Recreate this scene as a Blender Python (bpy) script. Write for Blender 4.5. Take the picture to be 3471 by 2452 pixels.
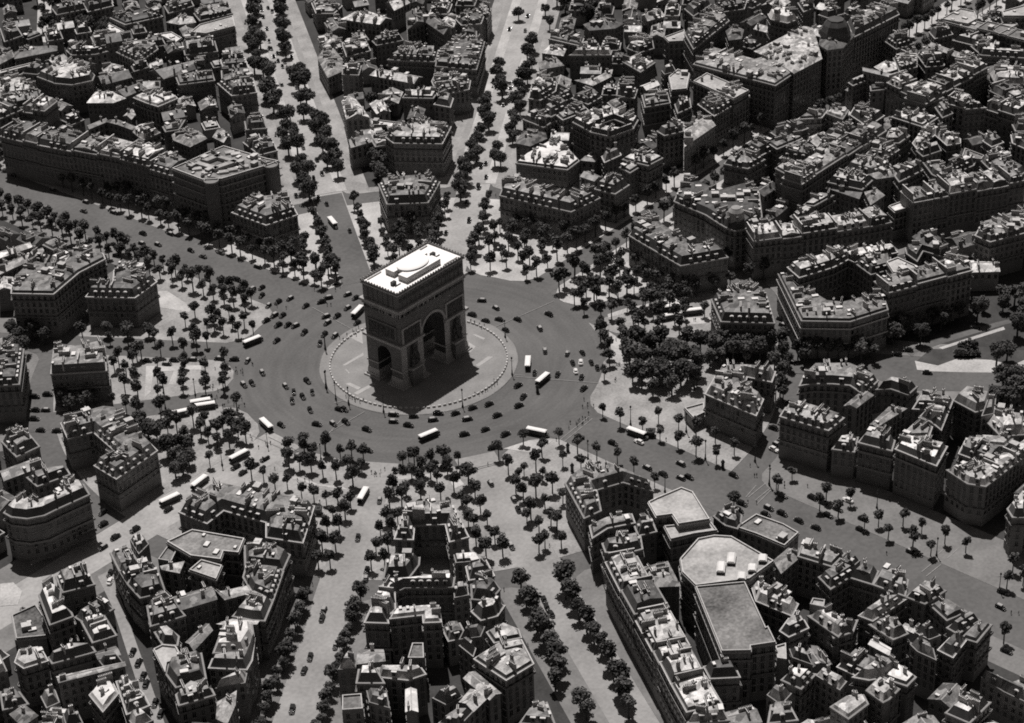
import bpy, bmesh, math, random
from mathutils import Vector, Matrix
from mathutils.bvhtree import BVHTree
from mathutils.geometry import tessellate_polygon
random.seed(7)
for o in list(bpy.data.objects): bpy.data.objects.remove(o)
scn = bpy.context.scene
COL = scn.collection

# ------------------------------------------------------------------ camera, sky, sun, exposure
CAM = Vector((-609.549, -593.355, 512.322)); YAW, PITCH, ROLL, FOC = 0.849919, 0.544325, -0.0388436, 2.080694
cd = Vector((math.sin(YAW)*math.cos(PITCH), math.cos(YAW)*math.cos(PITCH), -math.sin(PITCH)))
r0 = Vector((math.cos(YAW), -math.sin(YAW), 0)); u0 = r0.cross(cd)
cr = r0*math.cos(ROLL)+u0*math.sin(ROLL); cu = -r0*math.sin(ROLL)+u0*math.cos(ROLL)
cam = bpy.data.cameras.new('camera'); cam.sensor_width = 36; cam.sensor_fit = 'HORIZONTAL'; cam.lens = 36*FOC
cam.clip_start = 1; cam.clip_end = 12000
camo = bpy.data.objects.new('camera', cam); COL.objects.link(camo)
camo.matrix_world = Matrix(((cr.x,cu.x,-cd.x,CAM.x),(cr.y,cu.y,-cd.y,CAM.y),(cr.z,cu.z,-cd.z,CAM.z),(0,0,0,1)))
scn.camera = camo
SUN_EL = math.radians(65); SUN_DIR = Vector((.612,.79,0)).normalized()*math.cos(SUN_EL)+Vector((0,0,math.sin(SUN_EL)))
sl = bpy.data.lights.new('sun', 'SUN'); sl.energy = 3.9; sl.angle = math.radians(.5); sl.color = (1,.965,.94)
so = bpy.data.objects.new('sun', sl); COL.objects.link(so); so.rotation_euler = SUN_DIR.to_track_quat('Z','Y').to_euler()
W = bpy.data.worlds.new('World'); scn.world = W; W.use_nodes = True
wn = W.node_tree.nodes; wl = W.node_tree.links
sky = wn.new('ShaderNodeTexSky'); sky.sky_type = 'NISHITA'; sky.sun_disc = False; sky.sun_elevation = SUN_EL
sky.sun_rotation = math.atan2(SUN_DIR.x, SUN_DIR.y)
bw = wn.new('ShaderNodeRGBToBW'); wl.new(sky.outputs[0], bw.inputs[0])          # a black and white photograph
tint = wn.new('ShaderNodeMix'); tint.data_type = 'RGBA'; tint.blend_type = 'MULTIPLY'; tint.inputs[0].default_value = 1
wl.new(bw.outputs[0], tint.inputs[6]); tint.inputs[7].default_value = (1,.93,.9,1)
wl.new(tint.outputs[2], wn['Background'].inputs[0]); wn['Background'].inputs[1].default_value = .034
scn.view_settings.view_transform = 'Standard'; scn.view_settings.look = 'None'; scn.view_settings.exposure = 0; scn.view_settings.gamma = 1
scn.render.engine = 'CYCLES'; scn.cycles.max_bounces = 4; scn.cycles.diffuse_bounces = 2; scn.cycles.glossy_bounces = 2
scn.cycles.use_denoising = False; scn.cycles.filter_width = 1.8

# ------------------------------------------------------------------ from a place in the photograph to a point of the city at height z
OR = {'A':(0,0,.50545),'B':(1160,0,.50545),'C':(2320,0,.50549),'D':(0,820,.50545),'E':(1160,820,.50545),'F':(2320,820,.50549),
 'G':(0,1632,.50545),'H':(1160,1632,.50545),'I':(2320,1632,.50549),'O':(0,0,1.51176),'L':(1060,960,.31441),
 'X':(1860,1380,.36988),'Y':(1940,760,.36123),'Z':(900,1500,.37604)}
def P(c, x, y, z=0.0):
    o = OR[c]; px, py = o[0]+x*o[2], o[1]+y*o[2]
    v = cd + cr*((px-1735.5)/(FOC*3471)) - cu*((py-1226)/(FOC*3471))
    return CAM + v*((z-CAM.z)/v.z)
def PL(c, s, z=0.0):
    return [P(c, *map(float, q.split(',')), z) for q in s.split()]

# ------------------------------------------------------------------ materials
def newmat(name):
    m = bpy.data.materials.new(name); m.use_nodes = True
    return m, m.node_tree.nodes, m.node_tree.links, m.node_tree.nodes['Principled BSDF']
def grey(v): return (v*1.02, v, v*.985, 1)
def mat(name, v, rough=.85, var=.25, scale=.3, scale2=3.0, rand=0.0, patch=0.0, pscale=.26, spec=.3, bump=0.0, streak=0.0):
    m, n, l, b = newmat(name)
    b.inputs['Roughness'].default_value = rough; b.inputs['Specular IOR Level'].default_value = spec
    geo = n.new('ShaderNodeNewGeometry')
    def noise(s, d=4):
        t = n.new('ShaderNodeTexNoise'); t.inputs['Scale'].default_value = s; t.inputs['Detail'].default_value = d
        l.new(geo.outputs['Position'], t.inputs['Vector']); return t.outputs[0]
    def mathn(op, a, bb):
        t = n.new('ShaderNodeMath'); t.operation = op
        for i, q in enumerate((a, bb)):
            if isinstance(q, (int, float)): t.inputs[i].default_value = q
            else: l.new(q, t.inputs[i])
        return t.outputs[0]
    f = mathn('ADD', mathn('MULTIPLY', noise(scale), .6), mathn('MULTIPLY', noise(scale2), .4))
    f = mathn('ADD', mathn('MULTIPLY', mathn('SUBTRACT', f, .5), var*5), 1.0)
    if rand:
        oi = n.new('ShaderNodeObjectInfo')
        f = mathn('MULTIPLY', f, mathn('ADD', mathn('MULTIPLY', oi.outputs['Random'], 2*rand), 1-rand))
    if patch:
        vo = n.new('ShaderNodeTexVoronoi'); vo.distance = 'MANHATTAN'; vo.inputs['Scale'].default_value = pscale
        mp = n.new('ShaderNodeMapping'); mp.inputs['Rotation'].default_value = (0,0,.7); mp.inputs['Scale'].default_value = (1,1.6,.3)
        l.new(geo.outputs['Position'], mp.inputs[0]); l.new(mp.outputs[0], vo.inputs['Vector'])
        sp = n.new('ShaderNodeSeparateColor'); l.new(vo.outputs['Color'], sp.inputs[0])
        f = mathn('MULTIPLY', f, mathn('ADD', mathn('MULTIPLY', sp.outputs[0], 2*patch), 1-patch))
    if streak:
        wv = n.new('ShaderNodeTexWave'); wv.inputs['Scale'].default_value = 1.3; wv.inputs['Distortion'].default_value = 1.5
        l.new(geo.outputs['Position'], wv.inputs['Vector'])
        f = mathn('MULTIPLY', f, mathn('ADD', mathn('MULTIPLY', wv.outputs[1], 2*streak), 1-streak))
    f = mathn('MAXIMUM', f, .25)
    mx = n.new('ShaderNodeMix'); mx.data_type = 'RGBA'; mx.blend_type = 'MULTIPLY'; mx.inputs[0].default_value = 1
    mx.inputs[6].default_value = grey(v)
    l.new(f, mx.inputs[7]); l.new(mx.outputs[2], b.inputs['Base Color'])
    if bump:
        bp = n.new('ShaderNodeBump'); bp.inputs['Strength'].default_value = bump; bp.inputs['Distance'].default_value = .3
        l.new(noise(scale2*2), bp.inputs['Height']); l.new(bp.outputs[0], b.inputs['Normal'])
    return m
M = dict(
 asphalt=mat('asphalt', .115, .8, .34, .035, .5), cobble=mat('cobbled_carriageway', .115, .75, .3, .03, .9),
 pale_road=mat('pale_worn_road', .29, .85, .3, .05, .6), sandy=mat('sandy_road', .36, .9, .3, .06, .6), pavement=mat('pavement_slabs', .32, .9, .42, .09, .9),
 side=mat('street_pavement', .2, .9, .3, .08, .7), court=mat('court_shade_ground', .055, .95, .4, .1, 1), gravel=mat('gravel', .46, .95, .36, .08, 1),
 kerb=mat('kerb_stone', .4, .9, .15), lawn=mat('lawn', .07, 1, .4, .15, 2), paint=mat('crossing_studs', .27, .8, .3, .5, 4),
 inlay=mat('pale_inlay', .4, .9, .15), island=mat('island_paving', .25, .9, .25, .1, 1.2),
 wall=mat('limestone_wall', .16, .9, .25, .15, 1.2, rand=.3), party=mat('rendered_party_wall', .22, .95, .35, .2, 1.0, rand=.3),
 trim=mat('stone_trim', .27, .9, .2, .3, 3, rand=.2), slate=mat('slate', .085, .6, .35, .3, 3, rand=.3),
 roof_d=mat('dark_zinc', .1, .55, .55, .35, 1.7, rand=.35, patch=.45, streak=.12), roof_m=mat('zinc', .2, .5, .55, .35, 1.7, rand=.35, patch=.55, streak=.14),
 roof_p=mat('pale_zinc', .47, .5, .55, .35, 1.7, rand=.3, patch=.55, streak=.14), roof_w=mat('white_zinc', .72, .6, .18, .3, 2, patch=.2, streak=.06),
 tar=mat('flat_roof_felt', .2, .95, .75, .07, .8, rand=.15, patch=.15), pale_flat=mat('pale_flat_roof', .42, .95, .5, .07, .7),
 chim=mat('chimney_render', .3, .95, .3, .6, 3, rand=.45), pot=mat('clay_pot', .2, .9, .2),
 glass=mat('window_glass', .015, .15, .1, spec=.5), frame=mat('window_surround', .22, .8, .2), skyl=mat('skylight_glass', .75, .3, .2),
 dtop=mat('dormer_hood', .5, .7, .25, 1, 3, rand=.25), iron=mat('dark_iron', .03, .5, .2), awn=mat('awning_cloth', .16, .9, .25, .5, 2),
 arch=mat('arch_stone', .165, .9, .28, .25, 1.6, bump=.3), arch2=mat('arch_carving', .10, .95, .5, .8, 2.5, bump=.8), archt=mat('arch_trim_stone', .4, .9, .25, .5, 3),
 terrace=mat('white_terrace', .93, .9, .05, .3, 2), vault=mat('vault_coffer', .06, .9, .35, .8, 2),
 leaf=mat('leaf_dark', .062, .9, .45, .25, 1.2, rand=.3), leaf2=mat('leaf_mid', .095, .9, .45, .25, 1.2, rand=.3), bark=mat('bark', .05, .95, .3),
 carblack=mat('black_car_paint', .012, .22, .1, spec=.6), cargrey=mat('grey_car_paint', .12, .3, .1), carwhite=mat('pale_car_paint', .7, .35, .1),
 canvas=mat('car_roof_cloth', .35, .8, .2), tyre=mat('tyre_rubber', .015, .9, .1), chrome=mat('chrome', .6, .15, .05, spec=.8), buswhite=mat('bus_white_roof', .85, .6, .06), busgreen=mat('bus_body_paint', .035, .4, .15),
 coat=mat('dark_coat', .025, .9, .2, rand=.5), skin=mat('skin', .35, .8, .1), hair=mat('hair', .03, .8, .1), dress=mat('light_clothes', .45, .9, .15),
)
def cobbles():                                        # worn lanes run round the place: the noise is stretched along the circle
    m=M['cobble']; n=m.node_tree.nodes; l=m.node_tree.links; b=n['Principled BSDF']; old=b.inputs['Base Color'].links[0].from_socket
    geo=n.new('ShaderNodeNewGeometry'); sp=n.new('ShaderNodeSeparateXYZ'); l.new(geo.outputs['Position'],sp.inputs[0])
    ln=n.new('ShaderNodeVectorMath'); ln.operation='LENGTH'; l.new(geo.outputs['Position'],ln.inputs[0])
    an=n.new('ShaderNodeMath'); an.operation='ARCTAN2'; l.new(sp.outputs[0],an.inputs[0]); l.new(sp.outputs[1],an.inputs[1])
    cb=n.new('ShaderNodeCombineXYZ'); l.new(ln.outputs['Value'],cb.inputs[0]); l.new(an.outputs[0],cb.inputs[1])
    mp=n.new('ShaderNodeMapping'); mp.inputs['Scale'].default_value=(.3,2.2,1); l.new(cb.outputs[0],mp.inputs[0])
    t=n.new('ShaderNodeTexNoise'); t.inputs['Scale'].default_value=1.0; t.inputs['Detail'].default_value=5; l.new(mp.outputs[0],t.inputs['Vector'])
    r=n.new('ShaderNodeMapRange'); r.inputs[1].default_value=.3; r.inputs[2].default_value=.7; r.inputs[3].default_value=.86; r.inputs[4].default_value=1.12; l.new(t.outputs[0],r.inputs[0])
    x=n.new('ShaderNodeMix'); x.data_type='RGBA'; x.blend_type='MULTIPLY'; x.inputs[0].default_value=1; l.new(old,x.inputs[6]); l.new(r.outputs[0],x.inputs[7]); l.new(x.outputs[2],b.inputs['Base Color'])
cobbles()
# ------------------------------------------------------------------ mesh helpers
class MB:
    def __init__(s): s.v=[]; s.f=[]; s.m=[]; s.mats=[]
    def mi(s, m):
        if m not in s.mats: s.mats.append(m)
        return s.mats.index(m)
    def add(s, vs, fs, m):
        k=len(s.v); i=s.mi(m); s.v+=[tuple(q) for q in vs]
        for f in fs: s.f.append([k+j for j in f]); s.m.append(i)
    def box(s, c, d, m, rz=0.0, top=None):
        x,y,z=d[0]/2,d[1]/2,d[2]/2; t=top or (1,1); ca,sa=math.cos(rz),math.sin(rz); vs=[]
        for sz,kx,ky in ((-1,1,1),(1,t[0],t[1])):
            for sx,sy in ((-1,-1),(1,-1),(1,1),(-1,1)):
                a,b=sx*x*kx,sy*y*ky; vs.append((c[0]+a*ca-b*sa,c[1]+a*sa+b*ca,c[2]+sz*z))
        s.add(vs,[(3,2,1,0),(4,5,6,7),(0,1,5,4),(1,2,6,5),(2,3,7,6),(3,0,4,7)],m)
    def prism(s, poly, z0, z1, m, top=True, bottom=False, mtop=None):
        n=len(poly); a=[(q[0],q[1],z0) for q in poly]; b=[(q[0],q[1],z1) for q in poly]
        s.add(a+b,[(i,(i+1)%n,n+(i+1)%n,n+i) for i in range(n)],m)
        if top: s.cap(poly,z1,mtop or m)
        if bottom: s.cap(poly,z0,m)
    def cap(s, poly, z, m):
        vs=[Vector((q[0],q[1],z)) for q in poly]
        s.add(vs,[t if nrm(vs,t)>0 else t[::-1] for t in (tuple(q) for q in tessellate_polygon([vs]))],m)
    def ring(s, a, za, b, zb, m):
        n=len(a); s.add([(q[0],q[1],za) for q in a]+[(q[0],q[1],zb) for q in b],[(i,(i+1)%n,n+(i+1)%n,n+i) for i in range(n)],m)
    def lathe(s, prof, m, c=(0,0,0), n=8):
        vs=[];fs=[]
        for r,z in prof: vs+=[(c[0]+r*math.cos(i*2*math.pi/n),c[1]+r*math.sin(i*2*math.pi/n),c[2]+z) for i in range(n)]
        for j in range(len(prof)-1): fs+=[(j*n+i,j*n+(i+1)%n,(j+1)*n+(i+1)%n,(j+1)*n+i) for i in range(n)]
        fs.append([(len(prof)-1)*n+i for i in range(n)]); s.add(vs,fs,m)
    def mesh(s, name, smooth=False):
        me=bpy.data.meshes.new(name); me.from_pydata(s.v,[],s.f)
        for m in s.mats: me.materials.append(M[m])
        me.polygons.foreach_set('material_index',s.m)
        if smooth: me.polygons.foreach_set('use_smooth',[True]*len(s.f))
        me.update(); return me
    def build(s, name, parent=None, loc=(0,0,0), rz=0.0, smooth=False):
        return place(name, s.mesh(name,smooth), loc, rz, parent)
def nrm(vs,t):
    a,b,c=(vs[i] for i in t); return (b-a).cross(c-a).z
def place(name, data, loc=(0,0,0), rz=0.0, parent=None, sc=None):
    o=bpy.data.objects.new(name,data); COL.objects.link(o); o.location=loc
    if rz: o.rotation_euler=(0,0,rz)
    if sc: o.scale=sc
    if parent: o.parent=parent
    return o
def tag(o, label, cat, group=None, kind=None):
    if label: o['label']=label
    if cat: o['category']=cat
    if group: o['group']=group
    if kind: o['kind']=kind
    return o
def thing(name, label, cat, loc=(0,0,0), rz=0.0, group=None):
    return tag(place(name,None,loc,rz),label,cat,group)
def structure(name, mb):
    o=mb.build(name); o['kind']='structure'; return o
def area(p): return sum(p[i][0]*p[(i+1)%len(p)][1]-p[(i+1)%len(p)][0]*p[i][1] for i in range(len(p)))/2
def ccw(p): return p if area(p)>0 else p[::-1]
def inset_raw(p, d):
    n=len(p); out=[]
    for i in range(n):
        a,b,c=p[i-1],p[i],p[(i+1)%n]
        e1=Vector((b[0]-a[0],b[1]-a[1])).normalized(); e2=Vector((c[0]-b[0],c[1]-b[1])).normalized()
        n1=Vector((-e1.y,e1.x)); n2=Vector((-e2.y,e2.x)); k=n1+n2; q=max(.35,1+n1.dot(n2))
        out.append((b[0]+k.x*d/q,b[1]+k.y*d/q))
    return out
def crossed(p):
    n=len(p)
    if n<5: return False
    def o(a,b,c): return (b[0]-a[0])*(c[1]-a[1])-(b[1]-a[1])*(c[0]-a[0])
    for i in range(n):
        a,b=p[i],p[(i+1)%n]
        for j in range(i+2,n):
            if i==0 and j==n-1: continue
            c,e=p[j],p[(j+1)%n]
            if o(a,b,c)*o(a,b,e)<0 and o(c,e,a)*o(c,e,b)<0: return True
    return False
def inset(p, d):
    while abs(d)>.05:
        q=inset_raw(p,d); ok=all((Vector(q[(i+1)%len(q)])-Vector(q[i])).dot(Vector(p[(i+1)%len(p)][:2])-Vector(p[i][:2]))>0 for i in range(len(p)))
        if ok and area(q)>.15*area(p) and not crossed(q): return q,d
        d*=.75
    return [tuple(v[:2]) for v in p],0
# ------------------------------------------------------------------ ground, roads, pavements
AV = {  # name: near centre point, far centre point, road half width, facade offset, tree rows (offset, kind, first radius, spacing)
 'champs':((8,92),(0,303),13.5,35), 'marceau':((48,89),(273,389),8.0,21), 'iena':((86,55),(377,246),8.0,21),
 'kleber':((100,0),(377,6),7.0,19), 'hugo':((100,-44),(282,-130),7.0,19), 'foch':((67,-60),(157,-228),9,45),
 'armee':((2,-94),(-4,-315),13.5,35), 'carnot':((-50,-83),(-140,-233),8.5,20), 'macmahon':((-77,-46),(-216,-135),8.0,19),
 'wagram':((-96,3),(-241,4),9.5,19), 'hoche':((-73,46),(-156,112),7.0,19), 'friedland':((-46,75),(-96,155),8.0,20)}
AVN = list(AV)
def av_dir(n):
    a,b=AV[n][:2]; d=Vector((b[0]-a[0],b[1]-a[1])).normalized(); return Vector(a),d,Vector((d.y,-d.x))
def on_av(n, R, off):
    a,d,k=av_dir(n); q=a+k*off; b=q.dot(d); return q+d*(-b+math.sqrt(max(0,b*b-q.dot(q)+R*R)))
def ang(v): return math.atan2(v[0],v[1])
def sector(i, R0, R1, e0=0.0, ch=0.0):
    n0,n1=AVN[i],AVN[(i+1)%12]; h0,h1=AV[n0][2]+e0,AV[n1][2]+e0; pts=[]
    def arc(R,c0,c1):
        a0=ang(on_av(n0,R,h0)); a1=ang(on_av(n1,R,-h1))
        if a1<a0: a1+=2*math.pi
        a0+=c0/R; a1-=c1/R; k=max(2,int((a1-a0)*R/6))
        return [(R*math.sin(a0+(a1-a0)*j/k),R*math.cos(a0+(a1-a0)*j/k)) for j in range(k+1)]
    pts=arc(R0,ch,ch)
    if ch: pts.append(tuple(on_av(n1,R0+ch*.35,-h1-ch*.35)))
    if ch: pts.append(tuple(on_av(n1,R0+ch,-h1)))
    pts+=arc(R1,0,0)[::-1]
    if ch: pts.append(tuple(on_av(n0,R0+ch,h0))); pts.append(tuple(on_av(n0,R0+ch*.35,h0+ch*.35)))
    return pts
g=MB(); g.add([(-3000,-3000,0),(3000,-3000,0),(3000,3000,0),(-3000,3000,0)],[(0,1,2,3)],'asphalt'); structure('ground',g)
def disc(R,n=128,ph=0): return [(R*math.cos(i*2*math.pi/n+ph),R*math.sin(i*2*math.pi/n+ph)) for i in range(n)]
g=MB(); g.cap(disc(87.5),.02,'cobble'); structure('carriageway',g)
for n in AVN:
    a,d,k=av_dir(n); h=AV[n][2]+.5
    q=[on_av(n,85,-h),on_av(n,85,h),on_av(n,640,h),on_av(n,640,-h)]
    g=MB(); g.cap([tuple(v) for v in q],.03+.004*AVN.index(n),'sandy' if n in('marceau','iena','wagram') else 'pale_road' if n in('macmahon','carnot') else 'asphalt'); structure('avenue_road',g)
for n in ('marceau','iena'):                            # side lanes and gravel tree strips of the two pale avenues
    for o0,o1,m,z in ((-5.6,5.6,'sandy',.155),(5.6,11.2,'gravel',.16),(-11.2,-5.6,'gravel',.16),(11.2,15,'pale_road',.158),(-15,-11.2,'pale_road',.158)):
        g=MB(); g.cap(ccw([tuple(v) for v in (on_av(n,186,o0),on_av(n,186,o1),on_av(n,640,o1),on_av(n,640,o0))]),z,m); structure('tree_strip' if m=='gravel' else 'avenue_lane',g)
for o0,o1 in ((7,19),(-19,-7)):
    g=MB(); g.cap(ccw([tuple(v) for v in (on_av('kleber',120,o0),on_av('kleber',120,o1),on_av('kleber',640,o1),on_av('kleber',640,o0))]),.175,'gravel'); structure('tree_strip',g)
def slab(name, poly, z, m, mk='kerb', z0=0.0):
    poly=ccw(poly); g=MB(); g.prism(poly,z0,z,mk,top=False); g.cap(poly,z,m); return structure(name,g)
for i in range(12):
    slab('pavement',sector(i,86,168,0,9),.13,'gravel' if i<4 else 'pavement')
    slab('pavement',sector(i,180,640,0,7),.13,'side' if AVN[i] not in('champs','marceau','iena') else 'pavement')
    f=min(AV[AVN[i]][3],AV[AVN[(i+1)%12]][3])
    slab('court_shade_ground',sector(i,186,630,f-6,0),.17,'court',z0=.1)  # shade between the buildings painted as a near-black sheet over the block interiors
a,d,k=av_dir('marceau'); g=MB(); g.cap([tuple(v) for v in (on_av('marceau',85,-8),on_av('marceau',85,8),on_av('marceau',184,8),on_av('marceau',184,-8))],.10,'asphalt'); structure('avenue_road',g)
# garden avenue at the right: lawns, gravel walks
for nm,m,z,s in (('gravel_path','gravel',.17,'1545,800 1560,860 1700,875 2290,882 2290,790 2200,830 2060,795 1830,785 1700,832'),('gravel_path','gravel',.18,'1705,712 2140,572 2150,590 1730,722'),
  ('lawn','lawn',.16,'1650,720 1720,722 2140,600 2290,560 2290,790 2200,828 2060,793 1830,783 1700,830 1560,800'),('lawn','lawn',.165,'1700,620 1830,570 2120,510 2290,480 2290,540 2130,560 1900,615 1700,690')):
    slab(nm,[tuple(v[:2]) for v in PL('F',s)],z,m,z0=.05)
g=MB(); g.cap(ccw([tuple(v[:2]) for v in PL('F','1280,790 1530,780 1550,868 2290,888 2290,1010 1560,1000 1300,930 700,880 690,830 1000,815')]),.20,'asphalt'); structure('garden_avenue_road',g)
g=MB(); g.cap(ccw([tuple(v[:2]) for v in PL('F','1530,775 1545,745 1710,690 2140,560 2290,520 2290,500 2100,540 1700,655 1560,700 1480,740')]),.205,'asphalt'); structure('garden_avenue_road',g)
# sunlight on the pavement painted as pale patches, with garden walks, traced here
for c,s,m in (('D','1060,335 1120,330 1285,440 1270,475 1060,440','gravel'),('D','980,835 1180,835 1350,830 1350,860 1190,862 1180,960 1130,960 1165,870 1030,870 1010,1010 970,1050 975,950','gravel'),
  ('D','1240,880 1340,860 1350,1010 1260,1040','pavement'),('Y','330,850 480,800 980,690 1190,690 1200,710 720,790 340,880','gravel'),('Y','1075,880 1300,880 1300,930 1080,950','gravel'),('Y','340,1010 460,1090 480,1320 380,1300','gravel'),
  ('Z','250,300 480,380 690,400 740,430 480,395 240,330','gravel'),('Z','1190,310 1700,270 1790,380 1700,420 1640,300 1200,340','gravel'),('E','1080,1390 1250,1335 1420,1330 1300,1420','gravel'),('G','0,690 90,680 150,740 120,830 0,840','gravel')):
    g=MB(); g.cap(ccw([tuple(v[:2]) for v in PL(c,s)]),.19,m); structure('sunlit_patch_and_path',g)
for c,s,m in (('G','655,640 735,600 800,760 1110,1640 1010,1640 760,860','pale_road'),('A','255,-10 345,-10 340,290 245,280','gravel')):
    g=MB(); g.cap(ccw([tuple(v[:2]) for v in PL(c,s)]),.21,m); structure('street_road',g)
# traffic island round the arch
slab('island_kerb',disc(46.3),.16,'tar','tar'); g=MB(); g.cap(disc(46.0),.19,'island'); g.cap(disc(41.6),.20,'island'); structure('island_pavement',g)
for s in ('320,890 545,755 548,785 350,895','350,1090 400,1078 520,1130 490,1155','1755,890 1890,795 1945,800 1790,905','1720,560 1760,558 1860,600 1840,615','370,575 420,540 530,520 542,660','1680,640 1760,690 1690,760','350,935 360,930 400,975 390,980','440,1190 480,1210 690,1090 640,1085'):
    g=MB(); g.cap(ccw([tuple(v[:2]) for v in PL('L',s)]),.24,'inlay'); structure('island_inlay',g)
def strip(c, s, w, m, name, z=.22):
    p=PL(c,s); g=MB()
    for a,b in zip(p,p[1:]):
        d=(b-a).normalized(); k=Vector((-d.y,d.x,0))*w/2
        g.add([(q.x,q.y,z) for q in (a-k,b-k,b+k,a+k)],[(0,1,2,3)],m)
    structure(name,g)
for c,s in (('L','2180,995 2290,1000'),('E','1150,905 1720,950'),('E','1000,585 1420,400'),('L','200,1600 560,1390'),('L','230,1300 480,1230'),('Z','1890,250 2120,190'),('Z','1880,235 2110,180'),('X','110,300 370,90'),('X','140,320 400,110'),
   ('X','1830,830 1990,700'),('X','1890,860 2040,740'),('I','410,110 480,30'),('I','480,160 580,60'),('O','640,1010 500,950'),('D','2130,1370 2295,1190'),('D','1800,1310 2010,1410'),('O','700,690 790,740'),('I','1590,610 1700,520'),('I','1620,640 1720,560'),('I','1700,490 1760,440'),('I','1760,520 1840,450')):
    strip(c,s,.35,'paint','crossing_line')
# ------------------------------------------------------------------ the arch
def bool_arch():
    def tmp(mb):
        o=mb.build('tmp'); bm=bmesh.new(); bm.from_mesh(o.data); bmesh.ops.remove_doubles(bm,verts=bm.verts,dist=1e-4); bmesh.ops.recalc_face_normals(bm,faces=bm.faces); bm.to_mesh(o.data); bm.free(); return o
    def prof(hw,spring,n=18): return [(-hw,-1)]+[(-hw*math.cos(i*math.pi/n),spring+hw*math.sin(i*math.pi/n)) for i in range(n+1)]+[(hw,-1)]
    b=MB(); b.box((0,0,20.3),(44.0,21.4,40.6),'arch'); body=tmp(b)
    c1=MB(); p=prof(7.3,22.0); n=len(p); c1.add([(x,-20,z) for x,z in p]+[(x,20,z) for x,z in p],[tuple(range(n)),tuple(range(2*n-1,n-1,-1))]+[(i,i+n,(i+1)%n+n,(i+1)%n) for i in range(n)],'vault')
    c2=MB(); p=prof(4.2,14.5); c2.add([(-30,x,z) for x,z in p]+[(30,x,z) for x,z in p],[tuple(range(n)),tuple(range(2*n-1,n-1,-1))]+[(i,i+n,(i+1)%n+n,(i+1)%n) for i in range(n)],'vault')
    cut=[tmp(c1),tmp(c2)]
    for c in cut:
        md=body.modifiers.new('b','BOOLEAN'); md.operation='DIFFERENCE'; md.object=c; md.solver='EXACT'
    dg=bpy.context.evaluated_depsgraph_get(); me=bpy.data.meshes.new_from_object(body.evaluated_get(dg))
    for c in cut+[body]: bpy.data.objects.remove(c)
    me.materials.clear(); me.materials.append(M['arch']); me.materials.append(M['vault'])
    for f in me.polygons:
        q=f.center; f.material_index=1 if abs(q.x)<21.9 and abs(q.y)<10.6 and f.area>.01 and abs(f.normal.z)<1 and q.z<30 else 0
    return me
arch=thing('triumphal_arch','colossal stone triumphal arch with white roof terrace in the middle of the round place','arch',(0,0,.2))
place('pier_body',bool_arch(),parent=arch)
def band(name,z0,z1,out,m,parent=arch,hx=22.0,hy=10.7):
    b=MB(); b.prism([(-hx-out,-hy-out),(hx+out,-hy-out),(hx+out,hy+out),(-hx-out,hy+out)],z0,z1,m,bottom=True); return b.build(name,parent)
c=band('main_cornice',39.6,40.9,1.5,'archt')
b=MB()
for s in range(90):
    for sy in (-1,1):
        b.box((-21.6+s*43.2/89,sy*12.0,39.2),(.3,.6,.5),'archt')
for s in range(45):
    for sx in (-1,1): b.box((sx*23.3,-10.4+s*20.8/44,39.2),(.6,.3,.5),'archt')
b.build('modillions',c)
band('attic',40.9,48.2,.05,'arch'); ct=band('attic_cornice',48.2,48.9,.75,'archt')
a2=MB()                                             # attic shields and pilasters
for k in range(15):
    for sy in (-1,1):
        x=-20.3+k*40.6/14; a2.box((x-1.45,sy*10.95,44.6),(.4,.25,7.0),'arch') if k else None
        a2.lathe([(.95,-.12),(.95,.12),(.6,.25)],'arch2',(0,0,0),10); n=len(a2.v)-30
        for j in range(n,len(a2.v)): v=a2.v[j]; a2.v[j]=(x+v[0],sy*(10.85+v[2]),45.2+v[1])
for k in range(7):
    for sx in (-1,1):
        y=-9.2+k*18.4/6; a2.box((sx*22.25,y-1.5,44.6),(.25,.4,7.0),'arch') if k else None
a2.build('attic_shields',arch)
b=MB()                                              # parapet with a crest of palmettes
hx,hy=22.4,11.1
for sy in (-1,1): b.box((0,sy*hy,49.35),(2*hx,.5,.9),'arch')
for sx in (-1,1): b.box((sx*hx,0,49.35),(.5,2*hy-.5,.9),'arch')
for k in range(27):
    for sy in (-1,1): b.box((-hx+k*2*hx/26,sy*(hy+.05),50.1),(.9,.45,.9),'archt',top=(.45,.6))
for k in range(1,13):
    for sx in (-1,1): b.box((sx*(hx+.05),-hy+k*2*hy/13,50.1),(.45,.9,.9),'archt',top=(.6,.45))
b.build('crested_parapet',arch)
b=MB(); b.cap([(-hx+.3,-hy+.3),(hx-.3,-hy+.3),(hx-.3,hy-.3),(-hx+.3,hy-.3)],49.0,'terrace')
b.build('terrace_floor',arch)
b=MB()                                              # raised blocks round the oval dome
bx4=lambda x,y,w,l:[(x-w/2,y-l/2),(x+w/2,y-l/2),(x+w/2,y+l/2),(x-w/2,y+l/2)]
b.prism(bx4(-.3,-4.6,22.5,5.4),49.0,51.9,'archt',mtop='terrace'); b.prism(bx4(.3,3.9,22.5,5.2),49.0,51.8,'archt',mtop='terrace'); b.prism(bx4(0,-.4,15,3.0),49.0,51.2,'archt',mtop='terrace')
b.build('raised_terrace',arch)
b=MB(); b.lathe([(8.6,50.9),(8.6,52.6)],'archt',n=40); b.lathe([(8.6,52.6),(8.2,52.8),(6.6,53.0),(4,53.2),(1.5,53.3),(.01,53.32)],'terrace',n=40)
b.v=[(x,y*.72-.3,z) for x,y,z in b.v]; b.build('oval_dome',arch,smooth=True)
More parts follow.
